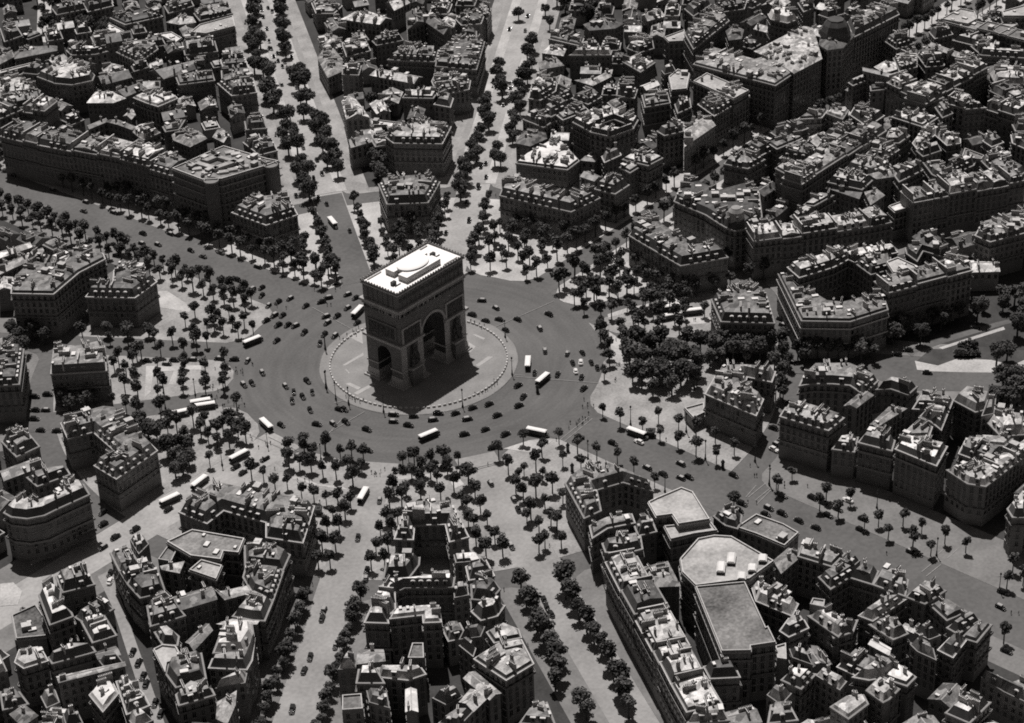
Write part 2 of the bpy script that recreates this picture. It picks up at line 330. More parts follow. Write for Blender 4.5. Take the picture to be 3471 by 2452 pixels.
for x,y in ((-16.2,-3.2),(14.5,.8)):
    b=MB(); b.box((x,y,49.9),(2.4,1.5,1.7),'iron'); b.box((x+.8,y-1.9,49.25),(3.6,.25,.5),'iron'); b.build('stair_hatch',arch)
for sx,sy in ((-1,1),(1,1),(1,-1)):
    b=MB(); b.box((sx*15.5,sy*9.3,49.3),(9,.35,.6),'archt'); b.build('terrace_bench',arch)
def frame_panel(xc,z0,z1,w,face):                   # a relief in a stone frame; face gives the side of the arch
    def at(u,z,o): return (u,-10.7-o,z) if face=='s' else (u,10.7+o,z) if face=='n' else (-22-o,u,z) if face=='w' else (22+o,u,z)
    def bx(b,u,z,du,dz,o,m):
        p=at(u,z,o/2); b.box(p,(du,o,dz) if face in 'sn' else (o,du,dz),m)
    b=MB(); bx(b,xc,(z0+z1)/2,w-1.2,z1-z0-1.0,.25,'arch2')
    rr=random.Random(int(xc*7)+ord(face))
    for k in range(int(w*3.2)): bx(b,xc+rr.uniform(-w/2+1,w/2-1),rr.uniform(z0+1.4,z1-2),rr.uniform(.4,.8),rr.uniform(1.5,3),.35+rr.random()*.25,'arch2')
    fm='archt' if face in 'sn' else 'arch'; bx(b,xc-w/2+.3,(z0+z1)/2,.9,z1-z0,.6,fm); bx(b,xc+w/2-.3,(z0+z1)/2,.9,z1-z0,.6,fm); bx(b,xc,z1-.35,w-.6,.8,.55,fm)
    b.build('relief_panel',arch)
for f in 'sn':
    for s in (-1,1): frame_panel(s*14.6,22.6,30.6,12.4,f)
for f in 'we': frame_panel(0,24.0,31.5,17.5,f)
for s in (-1,1):
    b=MB(); x0,x1=(7.0,23.2) if s>0 else (-23.2,-7.0); b.prism([(x0,-12.0),(x1,-12.0),(x1,12.0),(x0,12.0),(x0,10.6),(s*21.9,10.6),(s*21.9,-10.6),(x0,-10.6)] if s>0 else [(x0,-12.0),(x1,-12.0),(x1,-10.6),(s*21.9,-10.6),(s*21.9,10.6),(x1,10.6),(x1,12.0),(x0,12.0)],21.3,22.5,'archt',bottom=True); b.build('impost_ledge',arch)
for sx in (-1,1):
    for sy in (-1,1):
        b=MB(); x0,x1,y0,y1=7.3,22.0,4.2,10.7
        b.box((sx*(x0+x1)/2,sy*(y0+y1)/2,.35),(x1-x0+3.6,y1-y0+3.6,.7),'archt')
        b.box((sx*(x0+x1)/2,sy*(y0+y1)/2,.9),(x1-x0+1.8,y1-y0+1.8,1.8),'archt'); b.box((sx*(x0+x1)/2,sy*(y0+y1)/2,3.2),(x1-x0+1.0,y1-y0+1.0,2.8),'archt',top=(.96,.92))
        s=b.build('socle',arch)
        b=MB(); b.box((sx*(x0+x1)/2,sy*(y0+y1)/2,8.3),(x1-x0+.9,y1-y0+.9,.7),'archt'); b.build('pier_moulding',arch)
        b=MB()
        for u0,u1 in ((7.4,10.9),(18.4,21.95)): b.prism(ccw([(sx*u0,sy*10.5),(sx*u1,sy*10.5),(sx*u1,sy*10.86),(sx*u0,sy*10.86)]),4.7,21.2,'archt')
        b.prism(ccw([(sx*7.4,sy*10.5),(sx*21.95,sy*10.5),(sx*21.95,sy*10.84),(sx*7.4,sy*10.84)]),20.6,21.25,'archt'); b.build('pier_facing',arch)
        b=MB(); X,Y=sx*14.6,sy*12.0                 # a high relief group: pedestal, crowded figures, raised arms
        b.box((X,Y,4.4),(6.6,2.8,8.4),'arch'); b.box((X,Y,8.75),(7.2,3.2,.6),'archt'); ped=b.build('group_pedestal',arch)
        b=MB(); rr=random.Random(sx*3+sy)
        for k in range(15):
            t=k/14; z=9+t*9.2; w=2.6*(1-.75*t**2); x=rr.uniform(-w,w); h=rr.uniform(2.2,3.6); y=sy*(.3-.5*t+rr.uniform(-.2,.5))
            b.lathe([(.15,0),(.55,.25*h),(.75,.55*h),(.5,.75*h),(.2,.82*h),(.34,.9*h),(.05,h)],'arch2',(X+x,Y+y,z),7)
        for k in range(6):
            x=rr.uniform(-1.6,1.6); b.box((X+x,Y+sy*.2,rr.uniform(15,19.2)),(.35,.5,2.6),'arch2',top=(.4,.5))
        b.box((X,Y-sy*1.0,14),(5.0,.7,10),'arch2',top=(.5,1)); b.build('sculpture_group',arch)
b=MB(); b.prism([(-22.15,-10.85),(22.15,-10.85),(22.15,10.85),(-22.15,10.85)],36.2,39.6,'arch2',bottom=True); rr=random.Random(3)
for k in range(150):
    u=rr.uniform(-21.6,21.6); sy=rr.choice((-1,1)); b.box((u,sy*10.95,37.7),(.5,.45,rr.uniform(1.6,2.6)),'archt' if rr.random()<.35 else 'arch2')
for k in range(70):
    u=rr.uniform(-10.4,10.4); sx=rr.choice((-1,1)); b.box((sx*22.25,u,37.7),(.45,.5,rr.uniform(1.6,2.6)),'archt' if rr.random()<.35 else 'arch2')
b.build('frieze',arch)
b=MB()                                              # moulded archivolt of the great arch
for sy in (-1,1):
    n=22
    for r0_,r1_,o in ((7.3,8.5,.35),):
        vs=[];fs=[]
        for i in range(n+1):
            a=i*math.pi/n
            for r_,oo in ((r0_,0),(r0_,o),(r1_,o),(r1_,0)): vs.append((-r_*math.cos(a),sy*(10.69+oo),22.4+r_*math.sin(a)))
        for i in range(n):
            for j in range(3): fs.append((i*4+j,i*4+j+1,i*4+j+5,i*4+j+4))
        b.add(vs,fs,'archt')
b.build('archivolt',arch)

# ------------------------------------------------------------------ building table: crop, roof tone (d dark, m grey, p pale, w white) + roof kind (M mansard, F flat, G gabled, H hipped) + eave height | eave corners | label; R = row of houses
TABLE = '''
A mF30|1155,1135 1360,1212 1490,1205 1780,1118 1870,1085 1790,1070 1500,985 1390,1030 1270,1085|large flat roofed corner block with round corner turrets beside the wide upper left avenue
A mM17|1555,1425 1785,1510 1995,1440 1935,1330 1720,1355|free standing mansion with pale mansard roof, at mouth of wide upper left avenue
A R mM24 7 17|0,905 245,965 480,1010 800,1070 1000,1120 1150,1165
A R pM20 4 13|0,800 150,740 300,760
A mG22|585,845 700,800 720,815 600,865
A mG22|700,815 790,805 905,850 885,870 790,835
A pM21|885,880 990,845 1075,890 960,940
A mH15|1155,905 1235,860 1330,880 1385,930 1275,985 1165,940
A pG15|1430,920 1490,865 1545,920 1500,955
A pG14|830,780 880,735 905,770 880,800
A pM20|895,655 985,620 1170,640 1190,660 1060,715 980,690
A pH14|585,690 640,620 760,620 840,660 760,690 680,690
A mG14|760,620 940,560 960,600 840,650
A pG14|960,550 1080,555 1070,590 960,600
A mG14|1000,480 1360,405 1370,445 1100,530
A dG14|650,520 840,480 880,520 690,570
A pM19|250,515 350,460 440,430 560,440 635,505 620,540 480,570 370,560
A mM16|150,490 230,445 330,455 250,500
A pM12|445,340 480,320 720,345 640,365 480,370
A mG12|0,385 70,350 95,380 0,430
A mG13|100,350 210,320 380,310 380,340 100,395
A pF10|0,480 260,415 275,425 0,500
A pM17|0,560 120,520 270,610 250,645 60,665 0,655
A wF9|695,185 735,160 835,215 795,245|low shed with bright white flat roof among dark gardens at top left
A dM13|740,120 880,85 1000,60 1090,110 960,140 840,165
A pG13|1010,60 1060,35 1080,50 1015,90
A pH13|1120,150 1200,110 1290,115 1310,150 1200,165
A pF17|1280,220 1340,170 1560,110 1575,180 1380,230
A wF10|1060,235 1150,220 1220,260 1180,290
A mM13|1220,285 1440,275 1460,345 1240,370
A mM13|780,350 900,300 1030,285 1060,330 930,420
A mM13|880,445 980,415 1000,450 900,480
A dM15|1480,400 1640,385 1665,455 1500,470
A dM16|1485,475 1668,462 1700,535 1490,545
A mM17|1460,560 1700,540 1722,620 1555,642
A dM14|1640,815 1770,795 1790,860 1650,870
A dM13|1630,955 1820,930 1860,1010 1740,1040
A mM23|1060,1080 1160,1035 1250,1080 1170,1130
A pF20|945,985 1000,960 1045,985 985,1010
A mM14|1090,850 1240,805 1200,870 1110,885
A dG15|700,240 860,215 890,260 720,290
A mG13|480,440 560,410 640,430 560,460
A pG12|1000,430 1080,400 1090,430 1010,455
A mM16|0,690 270,620 285,690 40,740
A pG12|60,785 270,745 275,765 65,810
A dM16|1180,520 1420,480 1440,540 1200,570
A dG14|1080,760 1230,730 1250,780 1100,810
A mG12|1330,690 1440,670 1455,720 1350,740
A mG11|1530,720 1620,700 1640,760 1550,790
A dM14|0,190 100,160 150,240 30,280
A mG12|20,60 90,40 110,80 30,100
A dM14|350,60 560,20 580,60 380,100
A dM14|560,30 740,0 760,40 590,80
A mM14|1300,90 1400,50 1540,40 1560,90 1340,140
A dM14|1100,40 1280,0 1300,40 1130,90
A mM12|2090,20 2200,0 2295,40 2240,90 2120,90
A mH12|2130,390 2170,330 2240,335 2295,400 2290,480 2200,520
B mM17|243,1235 300,1370 575,1360 655,1220 540,1205 380,1215|free standing mansion with mansard roof between the two pale avenues at top
B pM20|345,960 670,965 730,850 560,830 400,870 290,920|large house with pale patched roof and dark rear wall in top centre wedge
B mG14|40,940 160,900 200,950 60,990
B wF10|190,805 400,830 390,885 320,890 300,845 200,845
B pG15|0,680 90,670 180,790 30,800
B pM14|405,655 610,660 640,620 440,610|villa with two rows of shutters facing down, behind trees at top centre
B mM15|600,545 620,505 860,540 850,600 640,640
B mM15|615,700 690,640 745,660 725,720
B pG14|190,505 280,470 540,520 480,560
B mM18|305,400 620,415 640,360 440,320
B mM18|625,445 900,468 955,280 790,270 640,345
B dG17|565,150 610,95 740,190 680,230|church with steep dark crossing roofs near the top edge
B dG15|430,90 560,90 570,150 440,200
B pG14|0,130 180,80 330,130 250,165
B pG14|290,20 380,0 450,20 350,70
B pM15|0,300 150,260 190,340 30,380
B mM15|200,275 380,230 410,270 230,305
B pM16|0,455 130,440 110,505 0,500
B mM15|780,240 830,200 900,210 900,250
B dM16|760,130 860,90 950,110 930,160 800,170
B mM15|900,60 960,30 1000,60 970,130
B dH16|1620,165 1750,120 1885,160 1830,190 1660,205
B dM14|1385,260 1440,205 1620,260 1600,310
B pH13|1340,355 1400,300 1500,330 1480,375
B mH13|1320,420 1430,385 1485,440 1330,465
B pM16|1525,370 1600,335 1810,340 1800,368
B mM14|1575,315 1710,290 1735,325 1600,335
B pM17|1250,660 1330,672 1430,612 1440,560 1320,515 1270,580|house with rounded corner and pale cornice on right of the centre top avenue
B pG12|1565,540 1680,530 1812,468 1800,515 1680,575
B mM17|1340,745 1470,680 1530,720 1400,785
B mM18|1440,775 1600,690 1650,740 1480,805
B pM14|1210,800 1340,760 1420,810 1350,855
B mH13|1165,960 1220,880 1360,890 1370,930 1260,980
B mM20|1540,660 1650,610 1740,650 1650,700
B pM25|1545,820 1660,760 1830,748 1985,805 1955,855 1940,845 1820,800 1680,850 1660,880|tall courtyard block, back ranges, pale cornice and bare walls at upper right of centre
B pM25|1662,884 1800,915 1955,860 1940,848 1860,880 1690,855
B wM19|1165,1095 1510,1140 1590,1080 1480,960 1410,940 1230,1040|house with dazzling white roof on right of the centre top avenue
B mM17|1055,1312 1535,1422 1730,1328 1660,1282 1510,1350 1210,1220 1090,1225|long mansion with bent mansard roof right of the centre top avenue
B mM17|1690,1268 1770,1200 1925,1240 1830,1302
B mH11|1600,1075 1680,1010 1740,1040 1690,1085
B pM18|1880,1070 2000,1000 2150,1060 2050,1112
B pM16|1860,1122 1960,1080 2010,1110 1930,1160
B pM15|1880,415 1960,375 2100,420 2000,485
B pM15|1910,325 1960,250 2080,270 2090,325 1990,355
B pF19|2160,255 2295,205 2295,280 2190,285
B pG14|2010,105 2100,60 2160,110 2050,140
B wG14|2000,580 2090,545 2125,570 2040,605
B pM18|2140,475 2220,440 2240,480 2160,500
B pF17|2190,520 2250,470 2330,500 2310,600 2210,610
B mG13|1600,1185 1650,1150 1740,1190 1690,1215
B mM17|1430,660 1530,620 1560,650 1460,690
B mM14|1780,690 1860,655 1900,700 1830,735
B mM20|2110,880 2290,820 2290,880 2160,910
B mM18|2010,640 2180,620 2200,690 2030,720
B dM17|1850,560 1980,600 1960,660 1840,640
B pM18|2230,700 2330,660 2340,720 2250,760
B mM16|1740,1050 1850,1000 1870,1040 1760,1090
C mM27|60,432 610,575 735,492 620,400 560,378 470,405 180,320|front wing of the huge hotel with tall curved mansard roof at upper right
C pG29|735,492 920,395 860,190 790,180 470,345 600,400|long wing of the huge hotel under a pale ridged roof
C dH30|905,300 960,335 1060,322 1140,235 1060,170 930,170|domed corner pavilion of the huge hotel at upper right
C mM27|1135,250 1440,97 1400,40 1320,32 1090,150|rear wing of the huge hotel running up to the top edge
C mM26|0,225 130,110 250,90 300,140 60,330
C wM25|560,95 640,70 740,85 760,130 690,155 580,130
C mH24|280,210 330,170 395,200 380,260 300,270|dark domed pavilion on the roof court of the huge hotel
C pF24|60,550 330,667 432,612 340,575 150,495|flat topped block with pale parapet facing the huge hotel
C mM20|200,778 437,640 330,580 90,700
C pG20|0,862 110,780 205,842 0,985
C mM21|265,1100 300,1060 400,1030 540,1070 425,1132
C mM17|415,1005 480,960 570,950 600,1000 500,1050
C R mM23 4 13|790,1228 885,1165 1090,1035 1355,862
C pM23|610,1130 670,1090 830,1090 870,1120 785,1222
C mM20|580,890 760,835 830,860 640,930
C mM19|760,800 850,740 960,740 920,790
C pM20|950,760 1010,715 1100,740 1060,800
C pM20|1110,770 1140,720 1340,775 1230,850
C mM20|640,1060 740,980 900,1010 840,1080
C mM20|880,1000 1000,900 1080,940 960,1030
C mM20|560,960 640,930 760,900 790,930 620,1000
C dM20|930,900 1100,850 1180,890 1040,940
C dM22|-70,1350 140,1440 270,1522 340,1548 415,1532 520,1458 500,1290 420,1250 300,1280 230,1300 0,1195|round cornered mansion with tall slate roof and small dome at right of centre
C dG9|525,1500 560,1420 680,1330 715,1370 620,1450
C R pM21 5 13|465,1622 790,1580 1245,1507 1390,1477
C R mM24 6 14|1535,1357 1960,1277 2290,1212
C wF17|1370,1388 1460,1355 1530,1390 1410,1425|small white flat roof wedged in the long terrace below the wide dark avenue
C mH18|1210,1290 1290,1270 1340,1310 1250,1372
C mM19|1080,1128 1170,1062 1380,1100 1390,1130 1260,1180
C pM19|960,1222 1060,1160 1260,1210 1190,1272
C pM18|800,1375 900,1300 1000,1310 870,1382
C dG16|990,1272 1020,1250 1210,1282 1170,1332
C pM18|710,1452 800,1400 880,1420 760,1482
C pG20|1240,1170 1400,1130 1560,1070 1580,1110 1420,1182 1290,1200
C mM22|1600,1090 1700,1115 1910,1220 1850,1260 1660,1170
C mM22|1410,1180 1560,1112 1600,1140 1440,1220
C pM18|1390,785 1480,740 1700,790 1600,852
C pM18|1560,1000 1530,960 1620,840 1850,930 1850,960 1760,975 1680,905
C pM18|1555,1012 1700,970 1722,1010 1600,1050
C pM18|1220,1035 1290,960 1390,980 1440,1005 1350,1062
C pM18|1340,960 1370,880 1460,880 1510,910 1440,960
C R pM22 4 14|1622,692 1752,606 2035,455
C R pM21 3 14|1357,565 1620,688
C pH20|1275,450 1340,415 1410,420 1420,465 1340,490
C mG21|1195,455 1520,525 1500,545 1200,475
C pM22|1780,470 1840,400 1890,385 2025,430 1900,480
C mG24|1640,310 1670,295 1900,375 1870,400
C mM19|1400,390 1500,350 1560,370 1560,450 1440,480
C mM18|1560,370 1640,340 1760,360 1740,440 1620,450
C pM16|1100,555 1230,505 1240,530 1130,575
C mH10|1080,605 1130,570 1180,600 1150,630
C dM14|1240,540 1330,550 1340,600 1250,610
C pM18|2050,495 2120,440 2200,470 2290,480 2290,570 2085,560
C R pM17 3 12|2045,615 2290,735
C R pM20 4 12|1760,705 1960,752 2020,722 2240,792
C pF18|1720,132 1850,62 1945,82 1960,132 1900,165
C R mF18 4 12|1725,135 1960,195 2290,275
C pF22|2130,82 2290,38 2290,112 2140,112|white modern cube building at the top right corner
C pF18|2060,205 2180,130 2235,170 2110,235
C pM14|1945,152 1980,110 2070,152 2060,192
C mM18|1640,215 1760,180 1800,230 1680,260
C pM18|1800,270 1920,240 2060,290 2040,340 1920,300
C pM18|1920,310 2060,300 2120,350 2290,360 2290,390 1990,370
C mM17|1340,275 1440,240 1540,290 1420,330
C mM18|2000,945 2080,905 2140,955 2060,985
C pM16|2020,1040 2100,990 2160,1030 2060,1070
C mM20|1990,1080 2100,1040 2290,1150 2240,1185 2060,1150
C pM17|1730,1140 1860,1080 1960,1060 1940,1110 1800,1170
C mF18|1860,1060 1880,1000 2010,1050 1990,1075
C mM21|1950,1580 1990,1510 2200,1440 2290,1420 2290,1560 2050,1622
C mM15|760,20 860,0 870,50 800,80
C mM16|900,100 1000,60 1080,90 960,120
C mM14|200,30 330,0 420,0 400,60 260,80
C mM14|0,60 120,0 180,30 60,110
C mM16|2180,800 2290,760 2290,880 2220,880
C mM18|1680,720 1740,700 1800,760 1730,790
C dM18|2190,905 2290,940 2290,1000 2200,960
D mM24|75,345 358,350 530,205 705,115 690,80 600,40 520,20 430,140 300,150 210,130 85,250|big apartment block with flat pale terrace roof at left edge below the wide avenue
D dM17|575,368 905,375 1050,268 1010,235 900,172 830,142 765,190 755,300 620,312|L shaped mansion with dark roof left of the round place, beside the wide avenue
D mM17|340,885 715,862 700,695 680,705 520,740 360,720|compact mansion half hidden by trees at the left of the place
D mM17|408,1215 700,1135 790,1140 1055,1400 780,1590 632,1500 785,1415 625,1275 455,1320|horseshoe shaped mansion with dormers all round, left of the place
D mM17|10,1340 180,1272 265,1372 110,1442
D pG14|0,1540 250,1450 290,1500 30,1600
D mM16|180,1580 330,1540 450,1525 470,1560 250,1640
D dM20|-60,965 130,955 160,720 60,700 -60,720
D pG15|-20,75 190,10 210,35 -20,115
D pG15|-20,170 270,52 300,80 -20,225
D pM16|180,110 240,70 330,90 300,150 210,140
D pG12|-20,270 80,240 80,320 -20,330
D mG12|-20,120 100,90 180,100 -20,165
Y mM17|530,105 1015,390 1460,310 1340,215 1160,235 880,60 780,-40 640,-20|L shaped mansion with dormer rows, between the upper right street and the dark avenue
F mM17|180,385 245,535 605,545 545,345 430,312 330,350|square mansion with a white patch on its roof, right of the place
F mM20|628,215 785,530 1112,535 1365,455 1330,340 1060,410 960,400 850,330 760,310 700,240|big block with two pale balcony bands and a deep court, right of the place
F R mM24 3 13|1368,345 1560,295 1930,197
F pM21|690,170 1010,85 1110,112 1000,170 770,240
F pM21|1020,80 1390,32 1430,70 1140,135
F mM20|1140,140 1380,100 1400,180 1250,220
F pF24|1355,140 1430,110 1560,170 1550,235 1400,210
F mM22|1480,40 1720,45 1780,75 1740,100 1600,60 1560,130 1490,80
F pM23|1790,70 1925,165 1900,200 1740,205 1690,180 1760,100
F mM17|140,1020 480,1165 530,1055 395,975 420,905 585,940 610,870 400,857 230,862|horseshoe mansion with white dormers, right of the place below the garden avenue
F mM21|640,1170 965,1265 1070,1180 800,1095 680,1110
F mM21|770,965 855,950 990,952 1110,962 1200,1022 1300,930 1210,880 1110,840 860,842 800,900|apartment house with pale windowed court wall, right of the ring street
F mG20|1075,1100 1185,1010 1262,1030 1150,1112
F pM20|1285,990 1380,930 1562,970 1500,1025 1380,985
F pF8|1200,1115 1260,1080 1340,1150 1260,1172
F mG19|1250,1225 1375,1110 1482,1120 1285,1242
F pM14|990,1390 1030,1330 1165,1310 1140,1410
F mM20|1165,1345 1240,1262 1412,1332 1392,1402
F pM22|1415,1390 1480,1312 1762,1372 1690,1502
F mM18|1440,1312 1560,1202 1662,1240 1640,1302
F mM18|1530,1120 1600,1012 1732,1050 1700,1130
F pM19|1580,1172 1720,1035 1802,1060 1722,1262 1660,1210
F mM18|1800,1062 1880,990 2062,1040 2032,1122 1950,1142
F mM20|1840,1420 1890,1320 2142,1412 2060,1500
F pM17|2030,1210 2080,1160 2290,1190 2290,1292 2120,1302
F pM16|1975,1300 2110,1310 2220,1300 2150,1370 2020,1360
F pM20|1760,1530 2050,1480 2290,1330 2330,1400 2020,1640 1900,1622
F mM20|1990,1170 2030,1060 2090,1050 2080,1150
F pF6|0,1120 130,1085 135,1150 60,1185
G pM22|25,210 75,238 180,250 300,227 400,178 600,88 560,20 450,0 370,110 260,150 130,110|round cornered apartment house with pale roof segments and awning, at left edge
G mM17|1200,205 1388,282 1500,195 1785,275 1785,375 2030,412 2108,165 1480,40 1400,60|horseshoe mansion with dormers facing a dark court, lower left of the place
G mF17|1120,410 1290,330 1640,390 1600,485 1500,475 1480,530 1280,505|wide flat felt roof behind the horseshoe mansion at lower left
G mF15|1060,530 1135,425 1200,440 1150,545
G mM16|740,480 870,450 940,560 800,602
G pM15|870,390 960,360 1000,420 930,490
G mM18|855,690 930,580 1050,570 1110,742 940,782
G mM20|985,835 1130,770 1242,900 1010,972
G mG20|1140,785 1410,710 1450,790 1210,862
G pH17|1080,570 1230,540 1200,612 1090,590
G pF17|1270,600 1350,532 1490,570 1450,662
G mM19|1630,642 1650,572 1900,602 1830,802 1690,742
G mM19|1640,432 1840,440 1945,492 1900,592 1645,562
G pG19|1440,725 1480,740 1660,702 1692,742 1510,792
G wM20|1430,1150 1500,962 1690,960 1702,1040 1640,1142
G pG19|1460,955 1560,925 1730,940 1720,955 1500,960
G pF20|1030,1132 1090,1102 1180,1112 1222,1192 1120,1222 1110,1292
G mM20|1112,1290 1130,1212 1350,1152 1382,1322 1180,1382
G pM18|1440,1390 1560,1312 1662,1270 1645,1352
G pM19|1180,1430 1280,1352 1420,1392 1440,1432 1200,1502
G pG18|1455,1590 1462,1482 1580,1412 1572,1502 1520,1622
G mM17|375,640 420,745 635,690 600,622 540,590
G wM21|260,762 330,690 410,730 400,815 480,880 490,905 335,962|white U shaped roof in the block at the lower left edge
G wM19|545,942 700,900 782,1032 620,1082|white patched roof beside the narrow street at lower left
G dF9|80,905 240,832 320,952 310,1042 110,1062
G pM19|100,1212 130,1130 270,1112 320,1202 160,1252
G mM19|320,1182 480,1110 620,1110 642,1142 350,1222
G mG18|640,1152 770,1110 802,1162 660,1190
G mM18|660,1202 790,1162 832,1222 690,1240
G pG20|385,1312 830,1215 837,1235 398,1347
G wM22|600,1432 730,1300 792,1422 690,1542
G pM20|780,1342 850,1320 960,1422 1002,1502 850,1562
G mM10|270,1442 370,1392 402,1482 310,1522
G mM14|0,1412 130,1412 190,1492 20,1532
G mH14|70,1562 160,1500 250,1572 150,1640
G pM18|-40,1170 0,1160 50,1272 -30,1300
G pM18|850,1582 960,1540 1030,1602 900,1660
G mM18|420,1560 520,1540 560,1622 440,1640
G pM19|1700,748 1828,808 1775,935 1690,930 1560,905
G mM19|1712,1050 1690,1200 1655,1262 1400,1250 1425,1190 1640,1155
G pM18|1035,1010 1140,990 1200,1040 1190,1100 1090,1095
G mG16|1250,1080 1380,960 1420,1000 1300,1130
G dM17|800,610 900,560 925,580 850,690
H mM17|350,385 475,390 485,293 692,287 720,405 848,372 742,162 428,167|U shaped mansion round a deep dark court at bottom centre
H pM17|275,652 300,522 430,522 520,510 515,560 450,645
H pM22|265,690 755,645 745,708 420,712 350,745|upper range of the large horseshoe block at bottom centre with pale cornice
H pM22|265,692 398,714 352,747 357,858 302,905 310,950 150,945|left range of the large horseshoe block, row of dormers along the avenue
H pM22|357,860 440,845 645,832 662,942 545,947 540,895 320,920|lower range of the large horseshoe block at bottom centre
H pM20|742,712 840,690 850,762 750,782
H pM16|745,492 900,480 930,532 760,547
H mM17|830,572 960,522 1020,632 850,662
H mM17|862,692 1000,650 1060,722 990,802 870,790
H pM17|865,872 960,812 1090,832 1040,902 930,932
H pM20|970,1012 1080,952 1180,992 1200,1047 1020,1082
H mM18|780,1062 810,1002 960,972 930,1042
H pM22|885,1190 1040,1092 1200,1062 1282,1222 1100,1332|tall corner house with big blank dark end wall facing down, bottom centre
H pG18|820,1322 890,1280 1060,1422 990,1462
H mM17|600,1452 760,1402 812,1442 700,1502
H pG18|790,1480 860,1400 960,1460 880,1540
H mG17|100,1222 120,1132 270,1132 282,1202
H mF15|440,1192 470,1092 545,1092 550,1192
H pM19|240,1252 530,1252 560,1292 440,1332 250,1312
H pM19|95,1352 110,1262 230,1256 282,1352
H wG17|430,1400 492,1400 502,1542 430,1542
H mF17|0,1442 130,1432 140,1532 0,1542
H mM18|160,1402 300,1412 320,1522 180,1482
H mM18|640,1622 760,1540 885,1540 780,1650
H mM17|880,1180 780,1100 840,1080 900,1120
H mM16|1190,1622 1262,1522 1372,1482 1432,1640
H pM17|-30,1262 20,1180 100,1200 90,1260
X mM17|150,700 325,1020 480,950 440,760 680,690 960,770 900,700 780,640 560,560 420,570 270,610|V shaped mansion with small white dormers, lower right of the place
X pF20|912,880 990,840 1215,745 1320,785 1475,1035 1190,1080 1130,990 985,1010|modern flat roof with curved parapet beside the broad lower right avenue
X pF17|1058,1100 1480,1055 1545,1140 1330,1170 1120,1220|pale flat strip roof stepping down behind the curved parapet building
X mM16|1510,1000 1640,920 1770,990 1760,1060 1730,1115 1620,1085
X mF15|1720,1110 1900,990 2150,1080 2290,1160 2160,1280 1900,1170|low flat terrace roof along the broad lower right avenue
X mM18|375,1090 520,1020 760,980 790,1060 540,1110 400,1200
X mM17|780,1080 940,1020 990,1140 820,1180
X mM18|490,1250 840,1180 860,1300 700,1340 520,1330
H R pM21 7 13|1765,540 1870,745 1960,905 2085,1135 2205,1372 2310,1560
H mH17|1925,660 1920,602 2180,540 2262,700 2120,705 1990,700|barrel shaped tiled roof inside the lower right block
H pM18|1990,722 2110,682 2125,712 2000,740
I pF22|-29,525 91,390 200,368 315,375 599,540 435,659 76,704 -14,614|large pale octagonal flat roof with small white skylights, lower right
I mF26|75,712 405,680 450,780 545,985 560,978 612,1085 445,1110 445,1140 250,1145|long high flat roof with dark stains below the octagonal one
I mG18|602,532 700,450 770,470 780,500 650,612
I mM19|760,502 790,420 1080,482 990,572
I mM19|900,642 1050,562 1160,612 980,722
I mM19|1100,642 1180,572 1302,602 1262,692
I mM20|1265,692 1330,592 1500,660 1480,770
I pM20|1485,775 1600,682 1752,732 1612,822
I pM20|1170,900 1330,792 1482,792 1262,935
I pM19|450,702 520,690 762,822 722,902 480,802
I pM19|640,1002 700,920 802,930 832,982 700,1042
I pM19|830,902 960,880 1102,962 1032,1042
I pF21|840,832 860,790 942,802 935,852
I mM19|1650,832 1760,790 1892,872 1760,932
I mM19|1760,982 1900,890 1985,932 1832,1022
I mM20|1540,1012 1600,970 1722,1032 1642,1062
I mM20|1510,1092 1580,1062 1672,1122 1692,1202 1560,1142
I wG16|1240,1092 1272,1060 1382,1122 1370,1162
I mM20|1130,1312 1310,1192 1462,1240 1352,1312 1235,1332
I wM20|1330,1312 1432,1226 1552,1312 1492,1372 1402,1342|bright white roof in the block at the lower right corner
I pM20|1220,1402 1300,1322 1442,1392 1372,1462 1332,1482
I pM19|980,1512 1090,1442 1200,1432 1232,1492 1100,1592
I wM19|650,1332 720,1272 880,1292 782,1392
I pM19|880,1302 922,1260 1092,1342 1042,1402
I mM18|550,1432 600,1382 722,1422 650,1502
I pF18|610,1112 680,1092 685,1202 622,1192
I pM19|700,1122 820,1142 862,1232 722,1182
I dM20|130,1242 320,1202 372,1312 172,1322
I pM19|0,1332 130,1312 232,1462 0,1492
I pM19|20,1622 60,1500 220,1480 300,1600
I mM18|560,1622 580,1500 700,1490 760,1600
I pM18|1750,1552 1880,1450 2052,1482 1912,1622
I mM17|1990,1312 2290,1422 2290,1482 2140,1412
I pM19|2165,185 2242,102 2290,92 2290,240 2200,240
I mM18|1000,570 1100,500 1180,530 1100,600
I mM18|960,960 1000,1050 1130,1010 1160,930
I mM19|1240,960 1400,1060 1500,1020 1420,930
I mM19|1700,1130 1780,1050 1900,1050 1800,1180
I mM19|1860,1050 1960,950 2060,960 1960,1080
'''
